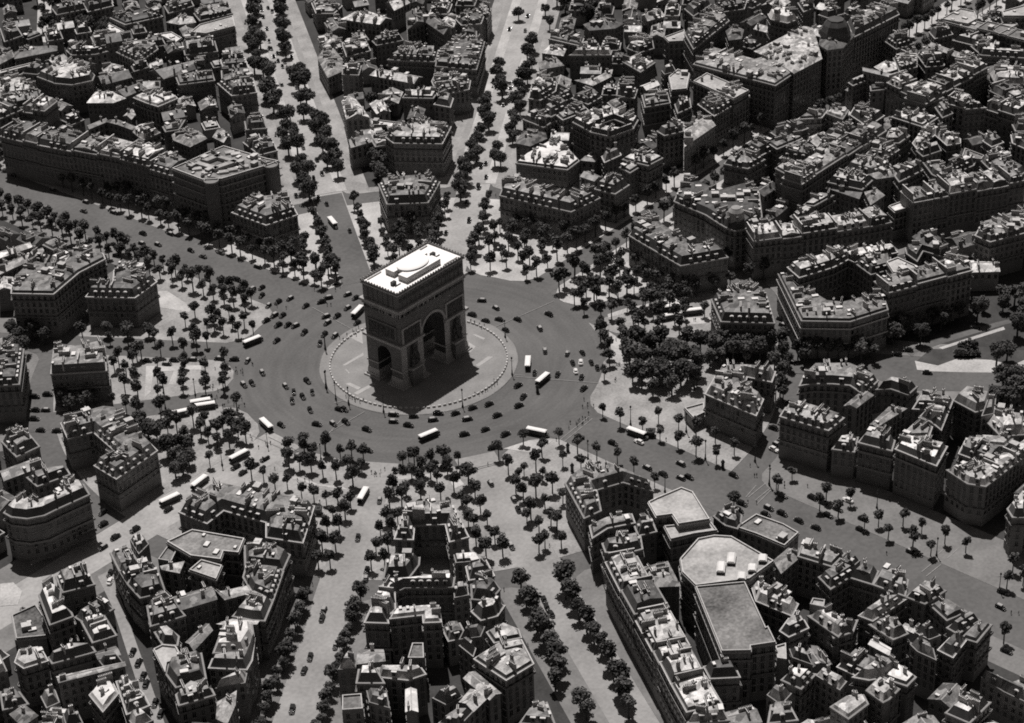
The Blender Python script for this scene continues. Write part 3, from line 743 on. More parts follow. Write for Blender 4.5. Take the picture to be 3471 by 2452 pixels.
# ------------------------------------------------------------------ buildings
def camdot(nx,ny,c): 
    v=Vector((CAM.x-c[0],CAM.y-c[1])).normalized(); return nx*v.x+ny*v.y
SECT=['top left','top centre-left','top centre-right','upper right','right edge','right-hand','lower right','bottom centre-right','bottom centre','lower left','left-hand','upper left']
SEC_A=[math.degrees(ang(on_av(n,150,0)))%360 for n in AVN]
SECN=['quarter at top left','wedge at top centre','quarter right of top centre','quarter at upper right','wedge at right edge','quarter right of the place','quarter at lower right','wedge at bottom centre','wedge left of bottom centre','quarter at lower left','wedge at left edge','quarter left of the place']
def sec(x,y):
    a=math.degrees(math.atan2(x,y))%360; k=11
    for i in range(12):
        lo,hi=SEC_A[i],SEC_A[(i+1)%12]
        if (lo<=a<hi) if lo<hi else (a>=lo or a<hi): k=i
    return ['upper left','top centre','top right-of-centre','upper right','right edge','right','lower right','bottom centre','lower left-of-centre','lower left','left edge','left'][k]
def ordn(k):
    w=['','first','second','third','fourth','fifth','sixth','seventh','eighth','ninth','tenth','eleventh','twelfth']
    return w[k] if k<13 else '%d%s'%(k,'th' if k%100 in(11,12,13) else {1:'st',2:'nd',3:'rd'}.get(k%10,'th'))
def inside(poly,x,y):
    r=False
    for i in range(len(poly)):
        (x0,y0),(x1,y1)=poly[i-1],poly[i]
        if (y0>y)!=(y1>y) and x<(x1-x0)*(y-y0)/(y1-y0)+x0: r=not r
    return r
BLD=[]
rb=random.Random(11)
for line in TABLE.strip().split('\n'):
    q=line.split('|'); hd=q[0].split(); c=hd[0]; lab=q[2] if len(q)>2 else None
    if hd[1]=='R':
        code=hd[2]; h=float(code[2:]); n=int(hd[3]); dep=float(hd[4]); p=PL(c,q[1],h)
        cum=[0]
        for a,b in zip(p,p[1:]): cum.append(cum[-1]+(b-a).length)
        nr=[]
        for a,b in zip(p,p[1:]):
            d=(b-a).normalized(); k=Vector((-d.y,d.x,0))
            if k.x*cd.x+k.y*cd.y<0: k=-k
            if len(hd)>5: k=-k
            nr.append(k)
        def at(s):
            for i in range(len(p)-1):
                if s<=cum[i+1]+1e-6: t=(s-cum[i])/(cum[i+1]-cum[i]); return p[i].lerp(p[i+1],t),nr[i],i,t
        cuts=sorted([0]+[cum[-1]*(i+rb.uniform(-.2,.2))/n for i in range(1,n)]+[cum[-1]])
        for j in range(1,len(cuts)-1):                       # snap party walls to bends
            for z in cum[1:-1]:
                if abs(cuts[j]-z)<cum[-1]/n*.5: cuts[j]=z
        for j in range(n):
            if cuts[j+1]-cuts[j]<3: continue
            A,na,_,_=at(cuts[j]); _,nm,_,_=at((cuts[j]+cuts[j+1])/2); B,nb,_,_=at(cuts[j+1])
            hh=h+rb.uniform(-1.3,1.3); dd=dep*rb.uniform(.92,1.08)
            BLD.append(dict(poly=[A.xy,B.xy,(B+nm*dd).xy,(A+nm*dd).xy],h=hh,tone=rb.choice([code[0]]*3+['m','p','d']),kind=code[1],lab=None,row=True))
    else:
        code=hd[1]; h=float(code[2:])
        BLD.append(dict(poly=[v.xy for v in PL(c,q[1],h)],h=h,tone=code[0],kind=code[1],lab=lab,row=False))
for b in BLD:
    b['poly']=ccw([tuple(v) for v in b['poly']])
    if crossed(b['poly']): print('CROSSED',b['lab'],b['h'],[tuple(round(q) for q in v) for v in b['poly']])
    b['c']=(sum(v[0] for v in b['poly'])/len(b['poly']),sum(v[1] for v in b['poly'])/len(b['poly'])); b['sec']=sec(*b['c'])
TW={'d':'dark','m':'grey','p':'pale','w':'white'}; KW={'M':'mansard house','F':'flat roofed block','G':'gabled house','H':'hipped house'}
grp={}
for b in BLD:
    if not b['lab']: grp.setdefault((b['sec'],b['tone'],b['kind']),[]).append(b)
for k,l in grp.items():
    l.sort(key=lambda b:math.hypot(*b['c']))
    for i,b in enumerate(l): b['lab']='%s %s in the %s quarter, %s from the arch of its kind'%(TW[k[1]],KW[k[2]],k[0],ordn(i+1))
# low back buildings filling the insides of the blocks
tv=[];tf=[]
for b in BLD:
    k=len(tv); n=len(b['poly']); tv+=[(x,y,0) for x,y in b['poly']]+[(x,y,b['h']+1.5) for x,y in b['poly']]
    tf+=[(k+i,k+(i+1)%n,k+n+(i+1)%n,k+n+i) for i in range(n)]
BV0=BVHTree.FromPolygons(tv,tf)
def near_avenue(x,y,e=6):
    for n in AVN:
        a,d,k=av_dir(n); q=Vector((x,y))-a
        if q.dot(d)>0 and abs(q.dot(k))<AV[n][3]+e: return True
    return False
KEEP=[[tuple(v.xy) for v in PL('F','1480,540 2400,100 2400,900 1500,900')],[tuple(v.xy) for v in PL('G','600,580 740,520 1160,1640 960,1640')],[tuple(v.xy) for v in PL('A','200,-20 370,-20 370,330 200,330')]]
OCC=list(BLD); ri=random.Random(77); INF=[]
for i in range(12):
    f=max(AV[AVN[i]][3],AV[AVN[(i+1)%12]][3]); xs=(-320,580); ys=(-380,560); N=0
    for t in range(1500):
        x,y=ri.uniform(min(xs),max(xs)),ri.uniform(min(ys),max(ys)); q=Vector((x,y,6))-CAM; dz=q.dot(cd)
        if abs(q.dot(cr)/dz*FOC)>.53 or abs(q.dot(cu)/dz*FOC)>.385 or math.hypot(x,y)<190 or near_avenue(x,y) or any(inside(s,x,y) for s in KEEP): continue
        a=math.radians(min(SEC_A,key=lambda s:abs((math.degrees(math.atan2(x,y))-s+180)%360-180))); ca,sa=math.cos(-a),math.sin(-a); w,l=ri.uniform(3.5,6),ri.uniform(4,9); R=math.hypot(w,l)
        if any(math.hypot(b['c'][0]-x,b['c'][1]-y)<R+6 for b in INF): continue
        qd=[(x+u*ca-v*sa,y+u*sa+v*ca) for u,v in ((-w,-l),(w,-l),(w,l),(-w,l))]
        hit=False
        for b in OCC:
            if abs(b['c'][0]-x)>90 or abs(b['c'][1]-y)>90: continue
            if any(inside(b['poly'],*p) for p in qd+[(x,y)]) or any(inside(qd,*p) for p in b['poly']): hit=True; break
        if hit: continue
        if BV0.ray_cast(Vector((x,y,9)),(CAM-Vector((x,y,9))).normalized())[0] is not None or len(INF)>285: continue
        INF.append(dict(poly=qd,h=ri.uniform(7,12.5),tone=ri.choice('mmppd'),kind=ri.choice('GGM'),lab=None,row=False,c=(x,y),sec=sec(x,y),low=True))
gl={}
for b in INF: gl.setdefault((b['sec'],b['tone'],b['kind']),[]).append(b)
for k,l in gl.items():
    l.sort(key=lambda b:math.hypot(*b['c']))
    for i,b in enumerate(l): b['lab']='low %s %s in a court of the %s quarter, %s from the arch'%(TW[k[1]],'gabled outbuilding' if k[2]=='G' else 'outbuilding',k[0],ordn(i+1))
BLD+=INF
tv=[];tf=[]
for b in BLD:
    k=len(tv); n=len(b['poly']); tv+=[(x,y,0) for x,y in b['poly']]+[(x,y,b['h']+1.5) for x,y in b['poly']]
    tf+=[(k+i,k+(i+1)%n,k+n+(i+1)%n,k+n+i) for i in range(n)]
    tf+=[tuple(k+n+j for j in t) for t in tessellate_polygon([[Vector((x,y,0)) for x,y in b['poly']]])]
k=len(tv); q=[(-22,-11),(22,-11),(22,11),(-22,11)]; tv+=[(x,y,0) for x,y in q]+[(x,y,49) for x,y in q]; tf+=[(k+i,k+(i+1)%4,k+4+(i+1)%4,k+4+i) for i in range(4)]
BVH=BVHTree.FromPolygons(tv,tf)
side=Vector((cr.x,cr.y,0)).normalized()
EYES=[CAM,CAM+side*70,CAM-side*70]
def seen(p):
    for e in EYES:
        d=e-p; 
        if BVH.ray_cast(p,d.normalized(),d.length)[0] is None: return True
    return False
# shared meshes for the small parts
def m_window(w,h,lintel=True):
    b=MB(); b.box((0,-.02,0),(w+.34,.1,h+.3),'frame'); b.box((0,-.09,0),(w,.05,h),'glass'); b.box((0,-.13,0),(.1,.05,h),'frame')
    b.box((0,-.2,-h/2-.2),(w+.5,.4,.16),'trim')
    return b.mesh('window')
WIN=[m_window(1.25,2.1),m_window(1.15,1.75),m_window(1.35,2.5)]
def m_dormer(w,h,arched):
    b=MB(); b.box((0,.95,h/2),(w,1.9,h),'slate'); b.box((0,-.06,h/2),(w+.1,.14,h),'frame'); b.box((0,-.15,h/2-.05),(w-.45,.06,h-.5),'glass')
    if arched:
        n=7; vs=[]
        for y in (-.25,2.0): vs+=[((w/2+.18)*-math.cos(i*math.pi/n),y,h+.5*math.sin(i*math.pi/n)) for i in range(n+1)]
        b.add(vs,[(i,i+1,n+2+i,n+1+i) for i in range(n)]+[tuple(range(n,-1,-1)),tuple(range(n+1,2*n+2))],'dtop')
    else: b.box((0,.9,h+.1),(w+.4,2.3,.24),'dtop')
    return b.mesh('dormer')
DOR=[m_dormer(1.5,1.9,True),m_dormer(1.6,1.9,False)]
def m_chimney(L,h,k):
    b=MB(); b.box((0,0,h/2-1.5),(.62,L,h+3),'chim'); b.box((0,0,h+.05),(.8,L+.16,.22),'dtop')
    for i in range(k): b.lathe([(.16,0),(.13,.7)],'pot',(0,-L/2+.4+i*(L-.8)/max(1,k-1),h+.15),6)
    return b.mesh('chimney')
CHI=[m_chimney(2.2,1.5,4),m_chimney(3.4,2.0,6),m_chimney(5.0,1.8,8),m_chimney(1.4,2.4,2)]
def m_skylight(w,l): b=MB(); b.box((0,0,.15),(w,l,.5),'frame'); b.box((0,0,.45),(w-.16,l-.16,.12),'skyl'); return b.mesh('skylight')
SKY=[m_skylight(1.2,1.8),m_skylight(2.0,3.2)]
def m_hut(): b=MB(); b.box((0,0,1.2),(2.6,3.4,2.4),'party'); b.box((0,0,2.5),(2.9,3.7,.25),'dtop'); return b.mesh('roof_hut')
HUT=m_hut()
RM={'d':'roof_d','m':'roof_m','p':'roof_p','w':'roof_w'}
nwin=0
def make_building(b):
    global nwin
    poly,h,kind,tone=b['poly'],b['h'],b['kind'],b['tone']; cx,cy=b['c']; A=area(poly)
    nm='outbuilding' if b.get('low') else 'flat_roofed_block' if kind=='F' else 'house' if kind in 'GH' else 'mansion' if h==17 and not b['row'] else 'apartment_house'
    root=thing(nm,b['lab'],'outbuilding' if nm=='outbuilding' else 'mansion' if nm=='mansion' else 'house' if nm=='house' else 'building',(cx,cy,0),group='houses of a terrace row' if b['row'] else None)
    lp=[(x-cx,y-cy) for x,y in inset(poly,.03)[0]]; n=len(lp); top=RM[tone]
    w=MB(); w.prism(lp,0,h,'wall' if h>11 else 'party',top=False); wall=w.build('wall',root)
    rng=random.Random(int(cx*13+cy*7)); zt=h; core=lp; steps=[]
    if kind=='F':
        r=MB(); i1,d=inset(lp,.45); r.ring(lp,h,lp,h+.75,'trim'); r.ring(lp,h+.75,i1,h+.75,'dtop'); r.ring(i1,h+.75,i1,h+.05,'trim'); r.cap(i1,h+.05,'tar' if tone in 'dm' else 'pale_flat' if tone=='p' else top)
        r.build('roof',root); zt=h+.05; core=inset(i1,1.5)[0]
    elif kind=='G' and n==4:
        r=MB(); e=[Vector(lp[(i+1)%4])-Vector(lp[i]) for i in range(4)]; k=0 if e[0].length+e[2].length>e[1].length+e[3].length else 1
        q=[Vector(lp[(i+k)%4]) for i in range(4)]; ra,rb2=(q[3]+q[0])/2,(q[1]+q[2])/2; rise=min(3.2,(q[3]-q[0]).length*.24)
        o=.45; zv=[(v.x,v.y,h) for v in inset_raw_v(q,-o)]+[(ra.x,ra.y,h+rise),(rb2.x,rb2.y,h+rise)]
        d=(rb2-ra).normalized()*o; zv[4]=(ra.x-d.x,ra.y-d.y,h+rise); zv[5]=(rb2.x+d.x,rb2.y+d.y,h+rise)
        r.add(zv,[(0,1,5,4),(2,3,4,5)],top); r.add([(v.x,v.y,h) for v in q]+[(ra.x,ra.y,h+rise-.1),(rb2.x,rb2.y,h+rise-.1)],[(3,0,4),(1,2,5)],'party')
        rf=r.build('roof',root); m=MB(); t=.25; k2=Vector((-d.y,d.x)).normalized()*t
        m.add([(zv[4][0]-k2.x,zv[4][1]-k2.y,h+rise-.06),(zv[5][0]-k2.x,zv[5][1]-k2.y,h+rise-.06),(zv[5][0]+k2.x,zv[5][1]+k2.y,h+rise-.06),(zv[4][0]+k2.x,zv[4][1]+k2.y,h+rise-.06),(zv[4][0],zv[4][1],h+rise+.16),(zv[5][0],zv[5][1],h+rise+.16)],[(0,1,5,4),(2,3,4,5)],'dtop'); m.build('ridge',rf)
        zt=h+rise*.6
    elif kind in 'GH':
        r=MB(); o=inset(lp,-.4)[0] if n<9 else lp; i1,d=inset(lp,3.4); rise=.5*d+.3; r.ring(o,h,i1,h+rise,top); r.cap(i1,h+rise,top); r.build('roof',root); zt=h+rise*.7; core=i1
    else:
        mh=4.0 if nm=='mansion' else rng.choice((1.2,2.6,3.3,3.3))
        i0,d0=inset(lp,.4); i1,d1=inset(i0,.42*mh)
        r=MB(); r.ring(lp,h+.02,i0,h+.04,'trim'); r.ring(i0,h+.04,i1,h+mh,'slate' if rng.random()<.75 else top)
        if n==4:
            q=[Vector(v) for v in i1]; e=[(q[(j+1)%4]-q[j]).length for j in range(4)]; k0=0 if e[0]+e[2]>e[1]+e[3] else 1; q=q[k0:]+q[:k0]
            ra,rb2=(q[3]+q[0])/2,(q[1]+q[2])/2; wd=min((q[3]-q[0]).length,(q[2]-q[1]).length)/2; rise=wd*rng.uniform(.1,.28); hip=0 if b['row'] or rng.random()<.4 else min(wd*.8,(rb2-ra).length*.3); dv=(rb2-ra).normalized()*hip
            if rng.random()<.25: ra=ra.lerp(q[3],.75); rb2=rb2.lerp(q[2],.75)
            z1=h+mh; r.add([(v.x,v.y,z1) for v in q]+[((ra+dv).x,(ra+dv).y,z1+rise),((rb2-dv).x,(rb2-dv).y,z1+rise)],[(0,1,5,4),(2,3,4,5),(3,0,4),(1,2,5)],top); zt=z1+rise*.5
        else:
            i2,d2=inset(i1,rng.uniform(2,3.4)); sl=rng.uniform(.2,.42); r.ring(i1,h+mh,i2,h+mh+sl*d2,top); r.cap(i2,h+mh+sl*d2,top); zt=h+mh+.6*sl*d2
        r.build('roof',root); core=i1
    if kind in 'MF' and A>60:
        k=MB(); o,d=inset(lp,-.32); k.ring(o,h-.75,o,h-.02,'trim'); k.ring(o,h-.02,inset(lp,.1)[0],h-.02,'dtop' if rng.random()<.35 else 'trim'); k.ring(lp,h-.95,o,h-.75,'trim'); k.build('cornice',root)
        if h>=17:
            lv=(h-4.2,h-.29*h-6) if nm!='mansion' else (h-8.5,)
            big=b['lab'].startswith('big block with two')
            for z in lv:
                if big or rng.random()<.75:
                    k=MB(); o,d=inset(lp,-.7); i_=inset(lp,.05)[0]; k.ring(o,z-.2,o,z+.75,'wall'); k.ring(o,z-.2,i_,z-.2,'trim'); k.ring(o,z+.75,inset(lp,-.45 if big else -.55)[0],z+.75,'dtop' if big else 'trim'); k.ring(inset(lp,-.72)[0],z+.2,inset(lp,-.72)[0],z+.76,'dtop' if big else 'wall'); k.ring(inset(lp,-.55)[0],z+.75,inset(lp,-.55)[0],z,'wall'); k.ring(inset(lp,-.55)[0],z,i_,z,'trim'); k.build('balcony',root)
    # windows where the photograph can see them, dormers, chimneys, rooflights
    wins=[]; drm=rng.random()<.6 or nm=='mansion'; dsp=rng.uniform(3.0,4.6)
    for i in range(n):
        a,c=Vector(lp[i]),Vector(lp[(i+1)%n]); e=c-a; L=e.length
        if L<4.5: continue
        d=e/L; nx,ny=d.y,-d.x; mid=(a+c)/2+Vector((cx,cy)); rz=math.atan2(d.y,d.x); cdv=camdot(nx,ny,mid)
        if b['row'] and i in (1,3) : blank=True
        else: blank=False
        if cdv>-.12 and not blank and h>9:
            nb=max(1,int(L/2.7)); fl=max(2,int((h-4.6)/3.45)); 
            for f in range(fl):
                z=h-2.6-f*3.45
                if z<5.5: break
                for j in range(nb):
                    q=a+d*(L*(j+.5)/nb); 
                    if seen(Vector((q.x+cx+nx*.4,q.y+cy+ny*.4,z))): wins.append((q.x+nx*.03,q.y+ny*.03,z,rz))
        if kind=='M' and mh>2.5 and cdv>-.25 and L>5 and not blank and drm:
            s=dsp; nd=int((L-3.0)/s)
            for j in range(nd):
                q=a+d*(L/2+(j-(nd-1)/2)*s)-Vector((nx,ny))*.75
                if rng.random()<.9: place('dormer',DOR[int(cx)%2],(q.x,q.y,h+.35),rz,root)
        if b['row'] and i in (1,3) and kind=='M' or (not b['row'] and L>14 and kind=='M' and rng.random()<.9):
            pass
    rng.shuffle(wins)
    for k,(x,y,z,rz) in enumerate(wins[:100]):
        place('window',WIN[int(cy)%3],(x,y,z),rz,root); nwin+=1
    if len(wins)>100:
        m=MB()
        for x,y,z,rz in wins[100:]: m.box((x,y,z),(1.6,.14,2.4),'frame',rz); m.box((x+.07*math.sin(rz),y-.07*math.cos(rz),z),(1.25,.12,2.1),'glass',rz)
        m.build('window',root)['kind']='stuff'
    if kind=='M' and not b['row'] and A>110:              # raised party walls and stacks across the longer ranges
        for i in range(n):
            a,c=Vector(lp[i]),Vector(lp[(i+1)%n]); e=c-a; L=e.length; d=e/max(L,.01); nv=Vector((-d.y,d.x))
            if L<12: continue
            m=int(L/rng.uniform(10,15))
            for j in range(1,m+1):
                u=L*j/(m+1)+rng.uniform(-1.5,1.5); ln=rng.uniform(4.5,7.5); s0=a+d*u+nv*1.3; s1=s0+nv*ln
                if not inside(lp,s1.x,s1.y) : continue
                q=(s0+s1)/2; rz=math.atan2(nv.y,nv.x); g=MB(); g.box((q.x,q.y,h+mh*.5+.5),(ln,.42,mh+2.4),'party',rz); g.box((q.x,q.y,h+mh+1.78),(ln+.1,.54,.16),'dtop',rz); g.build('party_wall',root)
                if rng.random()<.75: q=s0.lerp(s1,rng.uniform(.3,.9)); place('chimney',CHI[rng.randrange(3)],(q.x,q.y,h+mh+1.2),rz-math.pi/2,root)
    if b['lab'].startswith(('large pale oct','long high','modern flat','pale flat strip')): return root
    if kind!='F' or A>400:
        nch=min(22,max(1,int(A/(32 if kind!='F' else 130))));
        if A<45: nch=1
        k=0
        for t in range(nch*6):
            if k>=nch: break
            i=rng.randrange(n); a,c=Vector(core[i]),Vector(core[(i+1)%len(core)]) if i<len(core) else (None,None)
            if a is None: continue
            e=c-a; L=e.length
            if L<2.5: continue
            d=e/L; u=rng.uniform(.05,.95); dep=rng.uniform(.4,5.5); q=a+d*(L*u)+Vector((-d.y,d.x))*dep
            if not inside(core,q.x,q.y): continue
            place('chimney',CHI[rng.randrange(4) if A>90 else 3*rng.randrange(2)],(q.x,q.y,zt),math.atan2(d.y,d.x),root); k+=1
    nsk=int(A/(70 if kind=='F' else 60)*rng.uniform(.4,1.3)); k=0
    xs=[v[0] for v in core]; ys=[v[1] for v in core]
    for t in range(nsk*5):
        if k>=nsk or A<70: break
        x,y=rng.uniform(min(xs),max(xs)),rng.uniform(min(ys),max(ys)); i=max(range(n),key=lambda j:(Vector(lp[(j+1)%n])-Vector(lp[j])).length); d=Vector(lp[(i+1)%n])-Vector(lp[i])
        if inside(core,x,y):
            if rng.random()<.2 and A>130: place('roof_hut',HUT,(x,y,zt-.3),math.atan2(d.y,d.x),root)
            else: place('skylight',SKY[rng.random()<.35],(x,y,zt+.25),math.atan2(d.y,d.x),root)
            k+=1
    if b['row'] and kind in 'MG':                         # the raised party wall between neighbours
        a,c=Vector(lp[3]),Vector(lp[0]); e=c-a; d=e.normalized(); m=MB(); q=(a+c)/2+Vector((-d.y,d.x))*.28
        m.box((q.x,q.y,h+1.9),(e.length-2.4,.42,4.6),'party',math.atan2(d.y,d.x)); m.box((q.x,q.y,h+4.28),(e.length-2.2,.56,.16),'dtop',math.atan2(d.y,d.x)); m.build('party_wall',root)
    return root
def inset_raw_v(q,d): return [Vector(v) for v in inset_raw([(v.x,v.y) for v in q],d)]
ROOTS=[make_building(b) for b in BLD]
def find(s): return next(r for r in ROOTS if r['label'].startswith(s))
# features of single buildings
r=find('large flat roofed corner block'); c=r.location
for x,y in ((1417,1218),(1815,1112)):
    p=P('A',x,y,30)-Vector((c.x,c.y,0)); m=MB(); m.lathe([(3.6,0),(3.6,29.9),(3.9,30)],'wall',(p.x,p.y,0),20); m.lathe([(3.9,30),(3.9,30.8),(3.4,30.8),(3.4,30.1),(.1,30.1)],'trim',(p.x,p.y,0),20); m.build('corner_turret',r)
for s in ('1270,1085 1440,1135 1470,1120 1310,1075','1440,1135 1600,1080 1570,1068 1430,1118','1350,1070 1450,1035 1480,1045 1390,1080','1450,1035 1600,1080 1580,1092 1430,1047'):
    m=MB(); m.prism(ccw([(v.x-c.x,v.y-c.y) for v in PL('A',s,32)]),30,32,'trim',mtop='pale_flat'); m.build('roof_pavilion',r)
for x,y in ((1320,1130),(1385,1155),(1500,1150),(1560,1135),(1635,1115),(1540,1020),(1580,1030)):
    p=P('A',x,y,31)-Vector((c.x,c.y,0)); m=MB(); m.box((p.x,p.y,30.6),(5,3,1.1),'pale_flat',-.6); m.build('skylight',r)
for z in (26,22):
    m=MB(); lp=[(v[0]-c.x,v[1]-c.y) for v in BLD[0]['poly']]; m.ring(inset(lp,-.8)[0],z,inset(lp,-.8)[0],z+.5,'trim'); m.ring(inset(lp,-.8)[0],z+.5,lp,z+.5,'trim'); m.build('balcony',r)
r=find('large pale octagonal'); c=r.location
for x,y in ((315,525),(245,585),(525,525),(455,590),(385,645)):
    p=P('I',x,y,22.6)-Vector((c.x,c.y,0)); big=x<330; m=MB(); m.box((p.x,p.y,22.6),(6.4 if big else 4.2,3.0,1.4),'busgreen',.55); m.box((p.x,p.y,23.6),(6.7 if big else 4.5,3.3,.6),'skyl',.55,top=(.9,.6)); m.build('skylight',r)
r=find('round cornered apartment'); c=r.location
m=MB(); q=[v-Vector((c.x,c.y,0)) for v in PL('G','510,375 660,310 690,330 545,410',5.5)]; m.add([(v.x,v.y,v.z) for v in q]+[(v.x,v.y,v.z-.15) for v in q],[(0,1,2,3),(7,6,5,4)],'awn'); m.build('awning',r)
m=MB(); q=[v-Vector((c.x,c.y,0)) for v in PL('G','195,540 380,465 395,478 210,560',5)]; m.add([(v.x,v.y,v.z) for v in q],[(0,1,2,3)],'awn'); m.build('awning',r)
r=find('domed corner pavilion'); c=r.location; m=MB(); m.lathe([(9,32),(8.6,35),(7.2,38.5),(5,41),(4.8,41.6),(.1,41.6)],'slate',(0,0,0),8); m.build('dome',r)
r=find('round cornered mansion'); c=r.location; p=P('C',345,1420,29)-Vector((c.x,c.y,0)); m=MB(); m.lathe([(4.2,22),(4.2,27),(3.8,29.5),(2.6,31),(2.4,31.4),(.1,31.6)],'trim',(p.x,p.y,0),14); m.build('dome',r)
print('windows',nwin,'buildings',len(ROOTS))
# ------------------------------------------------------------------ trees
def make_crown(rx, rz, zc, n, size, seed, clumps=16):
    rr=random.Random(seed); b=MB(); cl=[]
    for i in range(clumps):
        while True:
            v=Vector((rr.uniform(-1,1),rr.uniform(-1,1),rr.uniform(-1,1)))
            if .25<v.length<1: break
        k=rr.uniform(.4,.75); cl.append((Vector((v.x*rx*k,v.y*rx*k,zc+v.z*rz*k)),rr.uniform(.3,.52)*rx,'leaf' if rr.random()<.55 else 'leaf2'))
    for i in range(n):
        c,r,m=cl[i%clumps]
        d=Vector((rr.gauss(0,1),rr.gauss(0,1),rr.gauss(0,1))).normalized(); p=c+Vector((d.x*r,d.y*r,d.z*r*.85))*(rr.random()**.4)
        nn=(d+Vector((rr.uniform(-.8,.8),rr.uniform(-.8,.8),rr.uniform(-.4,1.0)))).normalized(); t=nn.orthogonal().normalized(); u=nn.cross(t); s=size*rr.uniform(.6,1.3); a=rr.uniform(0,6.28)
        t,u=t*math.cos(a)+u*math.sin(a),u*math.cos(a)-t*math.sin(a)
        b.add([p-t*s*.5-u*s*.3,p+t*s*.1-u*s*.5,p+t*s*.55+u*s*.1,p-t*s*.1+u*s*.5],[(0,1,2,3)],m)
    return b.mesh('crown')
def make_trunk(h, r, zc, rx, seed, limbs=5):
    rr=random.Random(seed); b=MB()
    def tube(p,q,r0,r1,n=6):
        d=(q-p).normalized(); t=d.orthogonal().normalized(); u=d.cross(t); vs=[]
        for c,rd in ((p,r0),(q,r1)): vs+=[c+(t*math.cos(i*2*math.pi/n)+u*math.sin(i*2*math.pi/n))*rd for i in range(n)]
        b.add(vs,[(i,(i+1)%n,n+(i+1)%n,n+i) for i in range(n)],'bark')
    p=Vector((0,0,0)); q=Vector((rr.uniform(-.15,.15),rr.uniform(-.15,.15),h)); tube(p,q,r*1.3,r)
    for i in range(limbs):
        a=i*2*math.pi/limbs+rr.uniform(-.4,.4); tube(q-Vector((0,0,.2)),Vector((math.cos(a)*rx*.55,math.sin(a)*rx*.55,zc+rr.uniform(-.3,.5)*rx)),r*.6,r*.2,5)
    return b.mesh('trunk')
KIND={}
def kind(k, rx, rz, zc, n, size, h, r, var, clumps): KIND[k]=[(make_trunk(h,r,zc,rx,i+len(k)),make_crown(rx*f,rz,zc,n,size,i*7+len(k)*31,clumps)) for i,f in zip(range(var),(1,.9,1.1,.95,1.05))]
kind('street',2.75,2.9,6.9,700,.75,4.2,.2,5,14)
kind('round',3.3,3.0,7.4,850,.8,4.4,.24,4,16)
kind('avenue',4.3,4.4,8.4,1300,.95,4.6,.34,4,20)
kind('park',5.4,4.6,8.6,1700,1.05,4.2,.42,4,22)
kind('shrub',1.9,1.3,1.5,160,.8,.5,.1,3,9)
TREES=[]; rt=random.Random(5)
LAB={'street':'small round street tree','round':'round topped tree','avenue':'full crowned avenue tree','park':'big dark spreading tree','shrub':'low dark shrub'}
TN={'street':'street_tree','round':'round_tree','avenue':'avenue_tree','park':'spreading_tree','shrub':'shrub'}
def tree(x,y,k,where,s=1.0):
    q=Vector((x,y,.2))
    px=(q-CAM); dz=px.dot(cd); u=px.dot(cr)/dz*FOC; v=px.dot(cu)/dz*FOC
    if abs(u)>.52 or abs(v)>.40: return
    if any((x-a)**2+(y-b)**2<(2.0 if k!='shrub' else 1.0)**2 for a,b in TREES): return
    for b in BLD:
        if abs(b['c'][0]-x)<60 and abs(b['c'][1]-y)<60 and inside(b['poly'],x,y): return
    TREES.append((x,y))
    t,c=rt.choice(KIND[k]); sc=s*rt.uniform(.78,1.22)
    r=thing(TN[k],LAB[k]+' '+where,'shrub' if k=='shrub' else 'tree',(x,y,.13),rt.uniform(0,6.28),TN[k].replace('_',' ')+'s '+where)
    r.scale=(sc,sc,sc*rt.uniform(.92,1.1)); place('trunk',t,parent=r); place('crown',c,parent=r)
def tl(c, s, k, where, sc=1.0, z=.15):
    for v in PL(c,s,z): tree(v.x,v.y,k,where,sc)
def row(av, offs, R0, R1, step, k, where, sc=1.0, jit=.8):
    for off in offs:
        R=R0+rt.uniform(0,2)
        while R<R1:
            q=on_av(av,R,off); tree(q.x+rt.uniform(-jit,jit),q.y+rt.uniform(-jit,jit),k,where,sc); R+=step*rt.uniform(.85,1.15)
def fill(c, s, step, k, where, sc=1.0):
    p=[tuple(v.xy) for v in PL(c,s)]; xs=[v[0] for v in p]; ys=[v[1] for v in p]; x=min(xs)
    while x<max(xs):
        y=min(ys)+rt.uniform(0,step*.5)
        while y<max(ys):
            X,Y=x+rt.uniform(-.3,.3)*step,y+rt.uniform(-.3,.3)*step
            if inside(p,X,Y): tree(X,Y,k,where,sc)
            y+=step
        x+=step
tl('X','95,340 130,540 265,430 295,590 440,490 495,90 655,175 630,520 780,610 970,740 860,230 1005,150 1020,310 1190,210 1185,375 1350,270 1350,455 1525,330 1535,520 1700,440 2085,760 2230,670','street','where the broad lower right avenue leaves the place')
tl('Z','1240,230 1345,215 1490,210 1600,200 1740,200 1320,330 1410,300 1490,340 1550,390 1640,280 1160,480 1270,480 1395,420 1560,380 1700,440 1765,560 1120,590 1230,580 1400,510 1580,520 1090,740 1195,740 1040,860 1145,850 1000,1010 1110,990 955,1150 1075,1120 1890,500 1940,640 1820,640 2000,740 1880,800 2070,910 1900,930 2140,1030 1990,1040 1830,760','round','in the rows round the bottom centre mansion',.9)
tl('Z','215,230 310,250 360,140 415,260 430,150 520,310 545,110 640,330 680,160 740,270 780,150 885,180 870,270 330,510 440,540 550,560 655,560 770,590 610,700 720,690 560,840 670,830 515,990 635,980 480,1140 585,1130 90,440 200,420','round','left of the pale avenue below the place',.9)
tl('Z','790,390 1830,380 620,960','avenue','at the mouth of the pale avenue below the place',.85)
tl('Z','1170,270 1230,265 1290,262 1350,258 1410,255 1470,252 1530,250 1590,248 1650,245 1290,560 1470,550 1650,540','shrub','in the lawn above the bottom centre mansion')
